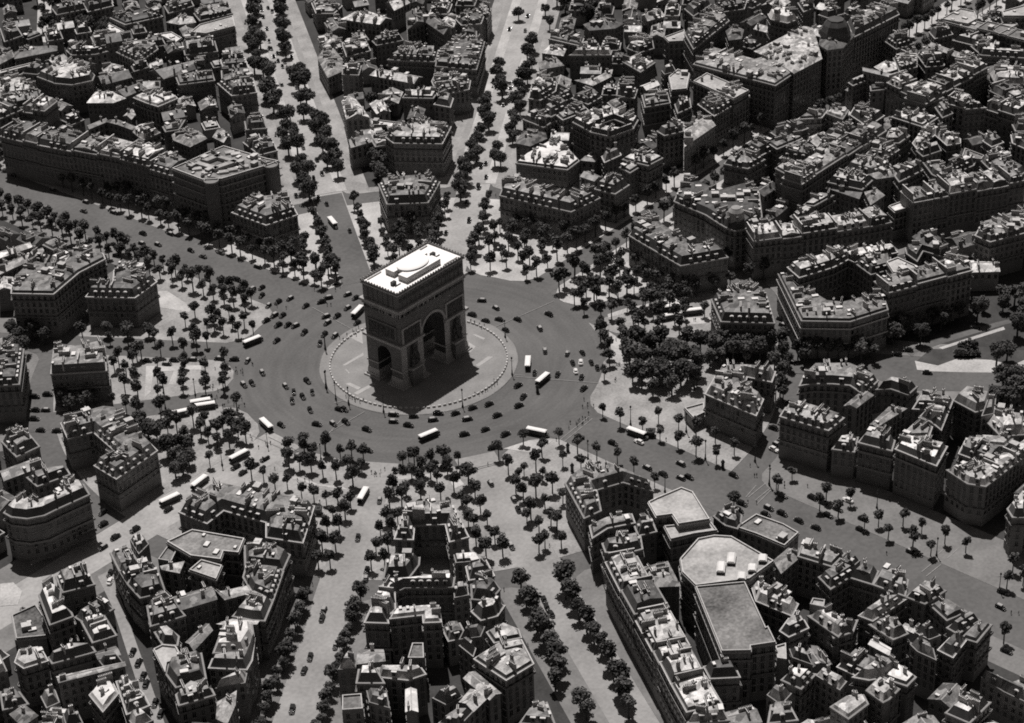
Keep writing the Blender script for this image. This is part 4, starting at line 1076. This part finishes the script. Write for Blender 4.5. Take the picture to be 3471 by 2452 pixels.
tl('E','1215,1360 1340,1440 1050,1460 1115,1560 1220,1570 1300,1540 1345,1600 1180,1620','street','where the broad lower right avenue leaves the place')
tl('H','1165,80 1215,130 1300,110 1265,250 1360,180 1320,340 1240,290 1400,300 1360,445 1470,445 1440,330 1320,480 1410,80 1480,150','round','between the bottom right avenue and the V shaped mansion')
tl('I','625,85 905,195 950,130 1030,240 1205,320 1300,305 1365,390 1465,300 1530,450 1590,350 1650,500 1745,420 1885,480 1110,160 2160,720 2200,610 2270,700 2140,1090 2260,300 330,190','street','in the line along the broad lower right avenue')
tl('H','1200,750 1235,840 1270,920 1310,1010 1350,1080 1400,1160 1440,1240 1450,1330 1430,1400 1600,1540 1640,1600','avenue','down the left side of the bottom right avenue',.98)
tl('H','1490,725 1500,790 1545,850 1590,930 1640,1010 1690,1090 1740,1160 1780,1250 1820,1340 1860,1420 1890,1500 1920,1590','avenue','down the right side of the bottom right avenue',.98)
row('macmahon',(-10.5,10.5),182,290,5.5,'avenue','along the pale avenue left of bottom centre',.72,.5)
tl('Y','20,480 95,480 180,590 265,630 345,670 370,560 510,560 580,660 515,820 230,760 665,760 850,720 890,740 1060,690 1090,760 1240,600 1030,570 820,800 845,1000 680,1020 660,880 1240,870 1055,890 270,1000 265,1100 340,1250 350,1330 450,1030 470,1100 490,1160 500,1230 510,1300 300,1180 300,1460 760,890 820,880 60,640 130,680 20,760 110,840 430,700 600,540 700,600 740,680 930,640','street','on the right rim of the place by the garden avenue',1.05)
fill('Y','560,1200 800,1100 1000,1200 1200,1180 1420,1180 1980,1150 2000,1330 1960,1600 1900,1340 1300,1360 1240,1420 1180,1560 900,1622 560,1622 480,1420',6.6,'avenue','in the dense grove right of the place')
tl('F','760,790 820,800 890,795 960,800 1030,795 1100,790 1170,790 1240,780 1270,810 800,830 1180,830 700,860 650,960 640,1040 660,1080 610,1060 600,900','round','below the big balconied block right of the place',1.1)
tl('F','1580,690 1320,700 1390,690 2090,835 2160,800 2230,640 2270,560 2260,480 1960,540','park','in the lawns of the garden avenue',.85)
fill('F','1370,560 1640,580 1900,480 2010,440 2010,500 1800,560 1640,640 1380,690',6.5,'avenue','between the big block and the garden avenue',.9)
fill('F','2060,380 2290,330 2290,500 2180,500 2080,450',8,'park','at the right edge above the garden avenue',.8)
tl('F','1830,765 1865,765 1900,765 1935,765 1970,762 1850,720 1890,715 1930,712','shrub','in rows on the garden lawn at right',1.4)
tl('F','2080,1100 2150,1150 2230,1100 2130,1010 2220,1000 2270,1060 2180,1060','park','at the right edge beside the garden avenue')
tl('D','1310,510 1420,540 1245,570 1540,520 1300,670 1390,600 1500,620 1600,640 1700,620 1160,690 1040,690 860,690 740,690 560,680 770,875 800,835 920,800 950,785 1080,765 1240,775 1320,725 1390,705 1060,865 1060,955 1065,1060 1085,1130 1100,1020 1235,850 1240,900 1230,960 1230,1015 1380,900 1380,960 1380,1015 1510,830 1510,900 1510,965 1500,1010 900,870 910,960 850,910 840,1010 930,1070 760,1110 850,1150 920,1180 960,1250 1080,1180 1130,1220 1190,1290 1130,1310 1240,1360 1280,1400 1200,1430 1350,1310 1400,1350 1380,1260 1460,1380 1540,1380 1600,1330 1650,1340 1410,1510 1500,1300 1550,1250 1590,1130 1630,1260 1460,1330 1560,1300 1300,1240 1440,600 1470,560 1560,580 1640,580','street','in the leafy rows left of the place',1.05)
tl('D','950,1300 1000,1330 1060,1350 930,1230 1180,1500 1230,1560 1180,1590 1270,1500 1130,1450 1250,1430','park','beside the horseshoe mansion left of the place',.8)
tl('D','90,650 140,690 220,660 260,640 310,690 60,730 110,770 160,760 420,1110 470,1130 590,1110 640,1100 450,1060 720,640 860,640 1000,640','park','in front of the left hand mansions',.75)
tl('D','1910,1480 1690,1600 1770,1610 2040,1400 2100,1440 2180,1400 1940,1440 2270,1470 2090,1540 2160,1590','street','where the lower left road leaves the place')
row('champs',(-17,-24),100,340,7.5,'street','on the left side of the wide upper left avenue',1.15)
row('champs',(17,24),95,340,7.5,'street','on the right side of the wide upper left avenue',1.15)
for i in (0,1,2,3,4):                                   # rings of trees on the rim of the place
    n0,n1=AVN[i],AVN[i+1]
    for R,st in ((91,8),(98,7.4),(106,7.4),(115,7.8),(124,8.2),(132,8.5)):
        a0=ang(on_av(n0,R,AV[n0][2]+2.5)); a1=ang(on_av(n1,R,-AV[n1][2]-2.5)); a1+=2*math.pi if a1<a0 else 0
        m=int((a1-a0)*R/st)
        for j in range(m+1):
            if rt.random()<.9:
                a=a0+(a1-a0)*j/max(1,m)+rt.uniform(-.012,.012); rr_=R+rt.uniform(-1.5,1.5); tree(rr_*math.sin(a),rr_*math.cos(a),'street' if i!=3 else 'round','in the rings on the %s rim of the place'%('upper' if i<2 else 'upper right'),1.12)
tl('A','1700,20 1700,80 1690,140 1700,200 1660,250 1740,250 1700,300 1720,350 1700,420 1760,440 1800,480 1800,560 1780,600 1850,620 1830,680 1900,760 1940,740 1920,830 1890,880 1970,870 1930,960 1990,960 2020,1060 1990,1130 2060,1120 2030,1200 2070,1260','park','lining the left of the two pale top avenues',.95,8)
tl('A','1880,10 1880,70 1870,120 1900,160 1880,210 1900,260 1910,310 1960,470 2010,450 2000,540 2040,520 2010,620 2050,640 2030,720 2110,760 2150,800 2120,860 2180,880 2160,950 2210,980 2190,1040 2250,1030 2260,1100','park','lining the left of the two pale top avenues',.95,8)
row('marceau',(-11.5,11.5),100,165,9,'street','near the mouth of the left pale top avenue',1.1)
tl('B','1180,60 1360,30 1390,120 1050,400 1040,460 1060,530 1070,580 970,610 960,670 950,740 980,790 930,840 900,900 870,960 850,1020 900,1000 810,1090 830,1140 800,1200 790,1260','park','lining the right of the two pale top avenues',.85,8)
tl('B','1270,270 1240,330 1270,390 1230,430 1210,500 1240,480 1180,540 1200,590 1160,640 1190,690 1140,730 1160,790 1120,840 1140,880 1040,960 1020,1030 1060,1040','park','lining the right of the two pale top avenues',.85,8)
row('iena',(-11,11),100,165,9,'street','near the mouth of the right pale top avenue',1.1)
row('kleber',(-9.5,9.5),128,640,9,'round','lining the street that climbs to the upper right',1.05)
row('hugo',(-9.5,9.5),118,200,9,'round','on the dark avenue at the right',1.05)
fill('A','330,60 700,150 690,180 840,250 1000,230 1000,300 720,310 380,300 330,230',11,'park','in the dark gardens at top left')
fill('A','215,0 330,0 330,120 310,290 215,290',11,'avenue','along the little street at top left')
fill('B','1440,0 1610,0 1610,200 1440,200',11,'park','in the dark clump at the top edge right of centre')
fill('B','100,1100 330,1110 300,1240 130,1250',10,'park','in the garden behind the top mansion')
fill('B','180,690 400,690 400,790 190,790',10,'park','before the shuttered villa at top centre',.9)
fill('B','300,1500 580,1480 600,1640 280,1640',8,'round','before the free standing mansion at top centre')
fill('B','1080,1540 1500,1560 1520,1640 1060,1640',8,'round','before the long bent mansion at top right of centre')
fill('B','1960,850 2130,860 2100,920 1960,900',9,'park','in the court behind the tall courtyard block',.7)
fill('A','1130,560 1450,600 1400,760 1100,700',11,'park','in the dark gardens beside the left pale top avenue',.8)
fill('B','1500,80 1600,230 1880,230 2000,330 1900,240 1640,60',12,'park','in the gardens near the top edge')
fill('G','100,930 300,860 310,1040 110,1050',7,'round','in the dark garden at lower left',.8)
print('trees',len(TREES))
# ------------------------------------------------------------------ vehicles
def car_parts(paint, roofm):
    b=MB()
    def loft(secs,m):
        vs=[];fs=[]
        for x,w,z0,z1,k in secs: vs+=[(x,-w,z0),(x,w,z0),(x,w,z0+(z1-z0)*.65),(x,w*k,z1),(x,-w*k,z1),(x,-w,z0+(z1-z0)*.65)]
        n=6
        for j in range(len(secs)-1): fs+=[(j*n+i,j*n+(i+1)%n,(j+1)*n+(i+1)%n,(j+1)*n+i) for i in range(n)]
        fs+=[tuple(range(n-1,-1,-1)),tuple(range((len(secs)-1)*n,len(secs)*n))]; b.add(vs,fs,m)
    loft([(-2.15,.5,.45,.8,.7),(-1.9,.66,.35,1.0,.75),(-1.2,.74,.32,1.08,.85),(.5,.72,.32,1.08,.8),(.7,.56,.35,1.06,.75),(1.85,.42,.4,.98,.7),(2.05,.36,.45,.88,.7)],paint)
    for sx,x0 in ((1,1.35),(-1,-1.3)):
        for sy in (-1,1):
            vs=[];n=8
            for y in (.5,.86): vs+=[(x0+.55*math.cos(math.pi*i/(n-1)),sy*y,.36+.47*math.sin(math.pi*i/(n-1))) for i in range(n)]
            b.add(vs,[(i,i+1,n+i+1,n+i) for i in range(n-1)],paint)
    b.box((0,-.8,.38),(1.6,.22,.06),paint); b.box((0,.8,.38),(1.6,.22,.06),paint); b.box((2.12,0,.45),(.08,1.4,.12),'chrome'); b.box((-2.2,0,.45),(.08,1.4,.12),'chrome'); b.box((2.04,0,.68),(.06,.44,.42),'chrome')
    for sy in (-1,1): b.lathe([(.02,-.1),(.14,0),(.14,.08),(.02,.1)],'chrome',(1.75,sy*.55,.92),8)
    body=b.mesh('body')
    b=MB(); b.box((-.35,0,1.28),(2.1,1.36,.46),'glass',top=(.86,.86)); 
    for x in (-1.25,-.35,.55):
        for sy in (-1,1): b.box((x*.95-.02,sy*.63,1.28),(.12,.1,.5),paint)
    win=b.mesh('window')
    b=MB(); b.box((-.37,0,1.56),(1.95,1.26,.12),roofm,top=(.9,.85)); roof=b.mesh('roof')
    b=MB(); n=12
    b.add([(.34*math.cos(i*2*math.pi/n),-.09,.34*math.sin(i*2*math.pi/n)) for i in range(n)]+[(.34*math.cos(i*2*math.pi/n),.09,.34*math.sin(i*2*math.pi/n)) for i in range(n)],[(i,(i+1)%n,n+(i+1)%n,n+i) for i in range(n)]+[tuple(range(n)),tuple(range(2*n-1,n-1,-1))],'tyre'); b.box((0,0,0),(.26,.2,.26),'chrome')
    wheel=b.mesh('wheel'); return body,win,roof,wheel
CARS={'black':car_parts('carblack','carblack'),'pale topped':car_parts('carblack','canvas'),'grey':car_parts('cargrey','cargrey'),'white':car_parts('carwhite','carwhite')}
rc=random.Random(9); ncar=0
def car(x,y,rz,col,where,z=.05):
    global ncar; ncar+=1
    t=thing('car','%s saloon car %s'%(col if col!='black' else 'black',where),'car',(x,y,z),rz,'%s cars %s'%(col,where))
    b,w,r,wh=CARS[col]; s=rc.uniform(1.08,1.22); t.scale=(s,s,s)
    place('body',b,parent=t); place('window',w,parent=t); place('roof',r,parent=t)
    for sx in (1.35,-1.3):
        for sy in (-.72,.72): place('wheel',wh,(sx,sy,.34),0,t)
def cars(c, s, where, heading=None, z=.05):
    for q in s.split():
        a=q.split(','); v=P(c,float(a[0]),float(a[1]),.5); col={'w':'white','g':'grey','p':'pale topped'}.get(a[2] if len(a)>2 else '',None) or rc.choice(['black','black','black','pale topped'])
        if heading is None: h=math.atan2(v.x,-v.y)+rc.uniform(-.35,.35)
        else: d=av_dir(heading)[1]; h=math.atan2(d.y,d.x)+(math.pi if rc.random()<.5 else 0)+rc.uniform(-.08,.08)
        car(v.x,v.y,h,col,where,z)
cars('E','35,355 90,378 35,445 100,545 935,395 1030,445,p 870,490 960,532 1050,522 1175,522 1385,487 1325,582 1095,592 1360,732,p','on the far side of the carriageway behind the arch')
cars('E','1510,750 1610,745 1545,812 1670,810 1605,910 1445,890 1290,880 1180,965 1215,1040 1185,1100 1620,985 1710,845 1600,810,w 1566,870,w','on the carriageway to the right of the arch')
cars('E','985,1090 1040,1165 875,1115 840,1190 760,1152 645,1152 610,1195 480,1172 445,1232 345,1160,p 345,1207,p 165,1260 25,1210 15,1125 960,1260 820,1292 1095,1292 1010,1382 175,1400 615,1482','on the carriageway below the arch')
cars('D','2185,502 2195,545 2260,500 1840,495 1895,495 1865,560 1930,560 1980,565 2040,610 2175,622 2245,632 2145,685 1855,665 1660,800,p 1690,320 1755,310 1755,362 1800,430 1865,405 1945,382 2050,432 2155,405 2200,377 1785,530','on the upper left of the carriageway')
cars('D','1760,880 1635,960 1690,950 1915,970 1970,1010 2060,935 2095,1012 2030,1040 1960,1070 2080,1130 2125,1225 2235,1222 1885,1230 2275,1125','on the carriageway to the left of the arch')
cars('D','1570,790 1470,785 990,800 1170,797 1120,822 1290,792','queuing in the leafy avenue at left','friedland')
cars('D','1280,60 915,55 1590,255 1060,20 760,20 780,95','in the wide upper left avenue','champs'); cars('A','310,1400 150,1360','in the wide upper left avenue','champs')
cars('D','1710,1500 1775,1457 1580,1512 1630,1550','in the road leaving to the lower left','wagram'); cars('G','690,290 775,375 690,445 905,325 1130,190 690,210','in the road leaving to the lower left','wagram')
cars('E','1815,1352 2045,1517 2270,1490 2270,1585 2150,1560','in the broad lower right avenue','armee'); cars('E','1990,1345,w','crossing the broad lower right avenue','armee')
cars('I','385,150 365,195 565,180 545,222 655,217 765,265 880,312 2120,845 2160,1140 1540,470','in the broad lower right avenue below the crossing','armee'); cars('I','860,112 930,147 1030,190 1095,130,w 1200,255','parked among trees of the lower right avenue','armee')
cars('H','995,15 1150,122,p 1180,190 1135,437 1355,800 1375,850 1400,890 985,570','in the bottom right of centre avenue','carnot')
cars('H','250,130 105,380 165,600 160,650 20,170','in the pale avenue left of bottom centre','macmahon'); cars('G','2170,870 2160,920 2250,1105 2080,1180 2040,1270 1960,1530','in the pale avenue left of bottom centre','macmahon')
cars('G','890,1150 740,620 930,1220 960,1310 980,1360 1080,1560 1040,1490 740,672,w','parked in the narrow street at lower left','macmahon')
cars('D','320,1025 235,1040 235,1130 305,1130 230,1190 270,1265 380,1270','in the ring street at left','friedland')
cars('F','645,520 640,610 680,600 660,642 660,560 725,810 710,1090 595,1250 620,1362','in the ring street at right','armee'); cars('F','600,1395,w','parked at the end of the ring street','armee')
cars('F','1425,757 1500,730 1950,575 1630,882','in the garden avenue at right','foch',.22); cars('F','330,1567 30,1580','in the broad lower right avenue','armee')
cars('A','1755,70 1750,45 1825,80 1765,115 1790,195 1805,280 1820,330 1835,380 1860,360 1865,410 1895,450 1910,420 1955,385 2125,1075 2160,1170 2100,1300 2135,1330 2190,1370 1985,1315','in the left pale top avenue','marceau')
cars('B','50,1550 120,1500','in the left pale top avenue near the place','marceau'); cars('B','930,1120 965,1190 910,1250 835,1360 850,1480 1245,110 1130,590','in the right pale top avenue','iena')
def parked(av,offs,R0,R1,step,where):
    for off in offs:
        R=R0+rc.uniform(0,step)
        while R<R1:
            q=on_av(av,R,off); d=av_dir(av)[1]; car(q.x,q.y,math.atan2(d.y,d.x)+rc.uniform(-.06,.06),rc.choice(['black','black','black','pale topped','grey']),where,.06); R+=step*rc.uniform(.5,1.7)
parked('champs',(-12,12),105,330,26,'in the wide upper left avenue'); parked('champs',(-4,4),110,330,48,'in the wide upper left avenue')
parked('iena',(-7,3),110,430,55,'in the right pale top avenue'); parked('marceau',(-4,4),190,480,45,'in the left pale top avenue')
parked('armee',(-12,),190,330,30,'in the broad lower right avenue below the crossing')
def bus_parts():
    b=MB(); b.box((0,0,1.15),(8.2,2.3,1.5),'busgreen'); b.box((0,0,1.95),(8.0,2.28,.2),'busgreen'); b.box((4.75,0,1.0),(1.5,1.5,1.2),'busgreen',top=(.85,.8)); b.box((-4.5,0,.75),(1.0,2.2,.2),'busgreen')
    for sy in (-1,1): b.box((-4.6,sy*1.05,1.3),(.9,.08,1.0),'busgreen'); b.box((4.6,sy*.95,.8),(1.5,.5,.14),'busgreen')
    b.box((5.52,0,1.0),(.06,1.1,.9),'chrome'); body=b.mesh('body')
    b=MB(); b.box((0,0,2.4),(8.0,2.2,.75),'glass')
    for k in range(9):
        for sy in (-1,1): b.box((-3.9+k*.975,sy*1.1,2.4),(.14,.08,.8),'busgreen')
    win=b.mesh('window')
    b=MB(); b.box((-.35,0,2.88),(9.2,2.5,.2),'buswhite'); b.box((-.35,0,3.06),(8.9,2.2,.2),'buswhite',top=(.97,.75)); roof=b.mesh('roof')
    b=MB(); n=14; R=.48
    b.add([(R*math.cos(i*2*math.pi/n),-.13,R*math.sin(i*2*math.pi/n)) for i in range(n)]+[(R*math.cos(i*2*math.pi/n),.13,R*math.sin(i*2*math.pi/n)) for i in range(n)],[(i,(i+1)%n,n+(i+1)%n,n+i) for i in range(n)]+[tuple(range(n)),tuple(range(2*n-1,n-1,-1))],'tyre'); b.box((0,0,0),(.4,.28,.4),'chrome')
    return body,win,roof,b.mesh('wheel')
BUS=bus_parts()
def bus(c,x,y,x2,y2,label):
    v=P(c,x,y,2.8); w=P(c,x2,y2,2.8); t=thing('bus',label,'bus',((v.x+w.x)/2,(v.y+w.y)/2,.06),math.atan2(w.y-v.y,w.x-v.x),'white roofed buses')
    for nm,me in zip(('body','window','roof'),BUS): place(nm,me,parent=t)
    for sx in (-2.6,4.3):
        for sy in (-.98,.98): place('wheel',BUS[3],(sx,sy,.48),0,t)
for a in (('D',1630,675,1755,625,'white roofed bus entering the left edge of the round carriageway'),('D',1825,1250,1740,1170,'white roofed bus on the lower left edge of the round carriageway'),
 ('D',1545,1450,1660,1390,'white roofed bus on the lower left road, nearest the place'),('G',1285,30,1390,-50,'white roofed bus on the lower left road, middle one of three'),('G',1075,135,1205,75,'white roofed bus on the lower left road beside ivy clad mansion, farthest from the place'),
 ('D',1285,1070,1410,1050,'upper of two white roofed buses side by side under the trees at left'),('D',1310,1095,1445,1075,'lower of two white roofed buses side by side under the trees at left'),('D',1155,1145,1250,1125,'white roofed bus half hidden by trees at left, behind the pair'),
 ('E',1240,850,1248,745,'dark bus with a short white roof going away, right of the arch'),('E',1310,935,1380,875,'white roofed bus on the carriageway right of the arch, nearest to it'),('E',520,1305,640,1255,'white roofed bus on the carriageway below the arch'),
 ('E',1235,1245,1380,1275,'white roofed bus at the mouth of the lower right avenue'),('E',1915,1245,2040,1290,'white roofed bus in the broad lower right avenue'),('H',120,110,160,40,'white roofed bus at the top of the pale avenue below the place'),
 ('E',85,470,120,435,'white roofed bus peeping out behind the left side of the arch'),('A',2205,1450,2255,1510,'small white roofed bus in the left pale top avenue'),
 ('Y',850,775,1000,750,'white roofed bus parked under trees beside the square mansion, uppermost'),('Y',1090,805,1180,795,'white roofed bus parked under trees nearest the square mansion'),('Y',895,850,965,835,'white roofed bus parked under trees by the square mansion, lower left one')): bus(*a)
# ------------------------------------------------------------------ people
def person_mesh(step, arm, top):
    me=bpy.data.meshes.new('p'); V=[(0,0,.95),(0,0,1.15),(0,0,1.38),(0,0,1.5),(.02,0,1.62),(.02,0,1.74),
      (0,.1,.9),(step,.1,.5),(step*.6-.1*(step>0),.1,.09),(step*.6+.12,.1,.05),(0,-.1,.9),(-step*.6,-.1,.5),(-step*1.3,-.1,.1),(-step*1.3+.14,-.1,.05),
      (0,.2,1.4),(-arm*.4,.26,1.12),(arm*.3,.27,.88),(0,-.2,1.4),(arm*.4,-.26,1.12),(arm*1.2,-.27,.9)]
    Ed=[(0,1),(1,2),(2,3),(3,4),(4,5),(0,6),(6,7),(7,8),(8,9),(0,10),(10,11),(11,12),(12,13),(2,14),(14,15),(15,16),(2,17),(17,18),(18,19)]
    Rd=[.15,.14,.17,.07,.095,.08,.1,.07,.05,.045,.1,.07,.05,.045,.075,.055,.035,.075,.055,.035]
    for w in (16,19):
        p=V[w]
        for i in range(5):
            V.append((p[0]+(.03 if i<4 else .05)-.02*i,p[1]+(.012 if i<4 else -.03),p[2]-(.09-.006*abs(i-1.5) if i<4 else .04))); Ed.append((w,len(V)-1)); Rd.append(.011)
    me.from_pydata(V,Ed,[]); o=bpy.data.objects.new('tmp',me); COL.objects.link(o); sk=o.modifiers.new('s','SKIN'); o.modifiers.new('u','SUBSURF').levels=1
    for i,r in enumerate(Rd): me.skin_vertices[0].data[i].radius=(r,r)
    me.skin_vertices[0].data[0].use_root=True
    r=bpy.data.meshes.new_from_object(o.evaluated_get(bpy.context.evaluated_depsgraph_get())); bpy.data.objects.remove(o)
    r.materials.clear()
    for m in (top,'coat','skin','hair'): r.materials.append(M[m])
    for f in r.polygons: c=f.center; f.material_index=3 if c.z>1.68 else 2 if c.z>1.5 else 2 if c.z<.9 and abs(c.y)>.22 else 0 if c.z>.85 else 1
    return r
PEO=[person_mesh(.22,.18,'coat'),person_mesh(.05,.05,'coat'),person_mesh(.3,.22,'coat'),person_mesh(.15,.12,'dress')]
rp=random.Random(21); npeo=0
def person(v,where):
    global npeo; npeo+=1; k=rp.choice((0,0,1,1,2,3)); o=place('person',PEO[k],(v.x,v.y,v.z),rp.uniform(0,6.28)); s=rp.uniform(.98,1.12); o.scale=(s,s,s)
    c='light clothes' if k==3 else 'dark clothes'
    tag(o,'person in %s %s %s'%(c,('striding','standing','striding','walking')[k],where),'person','people in %s %s'%(c,where))
def people(c,s,where,n=0,z=.14):
    p=PL(c,s,z)
    if not n:
        for v in p: person(v,where)
    else:
        for i in range(n):
            t=rp.random()*(len(p)-1); j=int(t); v=p[j].lerp(p[j+1],t-j); person(Vector((v.x+rp.gauss(0,2.6),v.y+rp.gauss(0,2.6),z)),where)
people('X','310,110 335,115 360,120 365,70 270,140 260,175 305,170 185,200 70,310 1075,310 1885,640 1905,640 2160,740 1825,880 1905,890 1845,545','at the mouth of the broad lower right avenue')
people('Z','85,250 280,140 160,210 255,260 290,350 355,350 395,360 955,280 990,285 1075,250 2005,210 490,545 420,340','by the crossings below the place')
people('Z','305,1400 340,1410 320,1460 330,1440 425,1290','beside the awning on the pale avenue')
people('D','1410,800 1460,960 1440,1000',"on the left rim of the place",9); people('D','1460,1060 1530,1110 1640,1110','in the crowd by the parked buses at left',18); people('D','1530,860 1600,850 1610,900','at the left kerb of the round carriageway',12)
people('D','1690,1330 1735,1385 1780,1350 1785,1365 1815,1358 1550,1130 1680,1310','near the lower left road mouth')
people('L','290,600 330,620 370,570 430,525 445,545 470,515 495,490 470,570','on the far left edge of the traffic island',0,.22); people('L','360,1235 400,1240 425,1250 455,1270 460,1280 510,1295 550,1275 380,1300','on the near left edge of the traffic island',0,.22)
people('L','1750,1205 1795,1215 1830,1190 1860,1170 1885,1160 1930,1130 1960,1110 1990,1090 1955,1060','on the near right edge of the traffic island',0,.22); people('L','1705,420 1745,440 1800,460 1850,470 1820,495','on the far right edge of the traffic island',0,.22)
people('E','1510,1250 1580,1220 1650,1150 1660,1060','on the right rim of the place',9); people('E','190,1550 250,1560 310,1560','by the crossings below the place',5); people('E','1785,640 1800,660 1840,830 1835,930 1860,830','under trees on the right rim of the place')
people('Y','340,1020 365,1080 410,1095 430,1330 445,1330 400,1480 825,1080 1140,910 1155,910 1550,590 1620,580 1635,580','on the right rim near the garden avenue')
people('D','2195,430 2220,430 2110,330 2250,330 2280,310 1860,440 1920,450 800,60 830,55','by the kerbs at the upper left'); people('H','1085,735 1245,1105 1735,1105 1540,710 1390,440','on the bottom right of centre avenue')
people('B','700,1310 715,1315 1030,1320 1120,1200','on the right pale top avenue'); people('I','1355,490 2190,890 2240,890 670,20 825,40','on the broad lower right avenue')
# ------------------------------------------------------------------ lamps, bollards, kiosks
def lamp_parts():
    b=MB(); b.lathe([(.45,0),(.5,.5),(.3,.9),(.24,2.2),(.16,2.6),(.12,7.6),(.1,7.8)],'iron',n=8); b.box((0,0,7.2),(1.6,.1,.1),'iron'); pole=b.mesh('pole')
    b=MB(); b.lathe([(.08,7.8),(.3,8.1),(.42,8.7),(.3,8.95),(.05,9.2)],'iron',n=8); lan=b.mesh('lantern'); return pole,lan
LP=lamp_parts(); nl=0
def lamps(c,s,where,sc=1.0,z=.15):
    for v in PL(c,s,z):
        t=thing('street_lamp','tall dark iron street lamp '+where,'street lamp',(v.x,v.y,z),rp.uniform(0,3),'street lamps '+where); t.scale=(sc,sc,sc); place('pole',LP[0],parent=t); place('lantern',LP[1],parent=t)
lamps('L','140,722 150,1130 250,1255 1617,1335 2150,990 765,1392 2075,585 390,1310','on the rim of the traffic island',1.05,.2)
lamps('X','750,165 360,480 1260,230 1435,480 1065,780 2020,710 1890,500','along the broad lower right avenue',1.1); lamps('D','2180,720 2185,980 1310,1030 1490,1500 1110,1120 1590,1130','on the left rim of the place'); lamps('Z','1295,225 1660,195 500,150 20,40','on the lower rim of the place',.9)
lamps('Y','590,1000 850,740 940,740 1450,560 410,660','under trees on the right rim of the place'); lamps('I','1690,500 1290,180 2110,740 570,30','farther down the broad lower right avenue')
b=MB(); b.box((0,0,.4),(1.5,.7,.8),'dtop',top=(.9,.8)); b.box((0,0,.83),(1.4,.6,.06),'dtop'); BOL=b.mesh('bollard')
for i in range(104):
    a=i*2*math.pi/104; tag(place('bollard',BOL,(41.3*math.cos(a),41.3*math.sin(a),.2),a+math.pi/2),'low pale stone bollard in the ring round the traffic island','bollard','bollards ringing the traffic island')
def column(c,x,y,lab):
    v=P(c,x,y,.14); t=thing('advertising_column',lab,'column',(v.x,v.y,.13)); b=MB(); b.lathe([(.75,0),(.8,.4),(.68,.5),(.68,3.0)],'busgreen',n=12); b.build('drum',t); b=MB(); b.lathe([(.95,3.0),(.9,3.2),(.6,3.7),(.2,4.2),(.03,4.7)],'iron',n=12); b.build('dome_cap',t)
column('X',175,405,'dark advertising column on the lower right rim of the place, nearest the carriageway'); column('X',215,590,'dark advertising column beside the V shaped mansion'); column('X',1595,560,'tapering dark column at the point of the paved refuge in the lower right avenue'); column('E',1310,1010,'dark advertising column among cars right of the arch')
def kiosk(c,x,y,lab,sz=(3,2.4)):
    v=P(c,x,y,.14); t=thing('kiosk',lab,'kiosk',(v.x,v.y,.13),.6); b=MB(); b.box((0,0,1.3),(sz[0],sz[1],2.6),'busgreen'); b.build('cabin',t); b=MB(); b.box((0,0,2.75),(sz[0]+.8,sz[1]+.8,.3),'iron',top=(.8,.8)); b.box((0,0,3.1),(sz[0]*.6,sz[1]*.6,.5),'iron',top=(.4,.4)); b.build('roof',t)
kiosk('X',945,260,'dark kiosk close behind the bus in the lower right avenue'); kiosk('Z',480,640,'dark kiosk by trees beside the horseshoe mansion'); kiosk('E',2060,1300,'dark shed under trees on the refuge of the lower right avenue')
v=P('Z',245,1450,3.2); t=thing('street_awning','long sloping cloth awning along the dark house front, left of the pale avenue','awning',(v.x,v.y,0)); b=MB(); q=PL('Z','200,1545 265,1345 310,1370 235,1565',3.2); b.add([(p.x-v.x,p.y-v.y,3.6 if i<2 else 3.0) for i,p in enumerate(q)]+[(p.x-v.x,p.y-v.y,3.5 if i<2 else 2.9) for i,p in enumerate(q)],[(0,1,2,3),(7,6,5,4)],'awn'); b.build('cloth',t)
b=MB()
for i in (2,3): p=q[i]; b.box((p.x-v.x,p.y-v.y,1.45),(.1,.1,2.9),'iron')
b.build('post',t)
print('cars',ncar,'people',npeo)
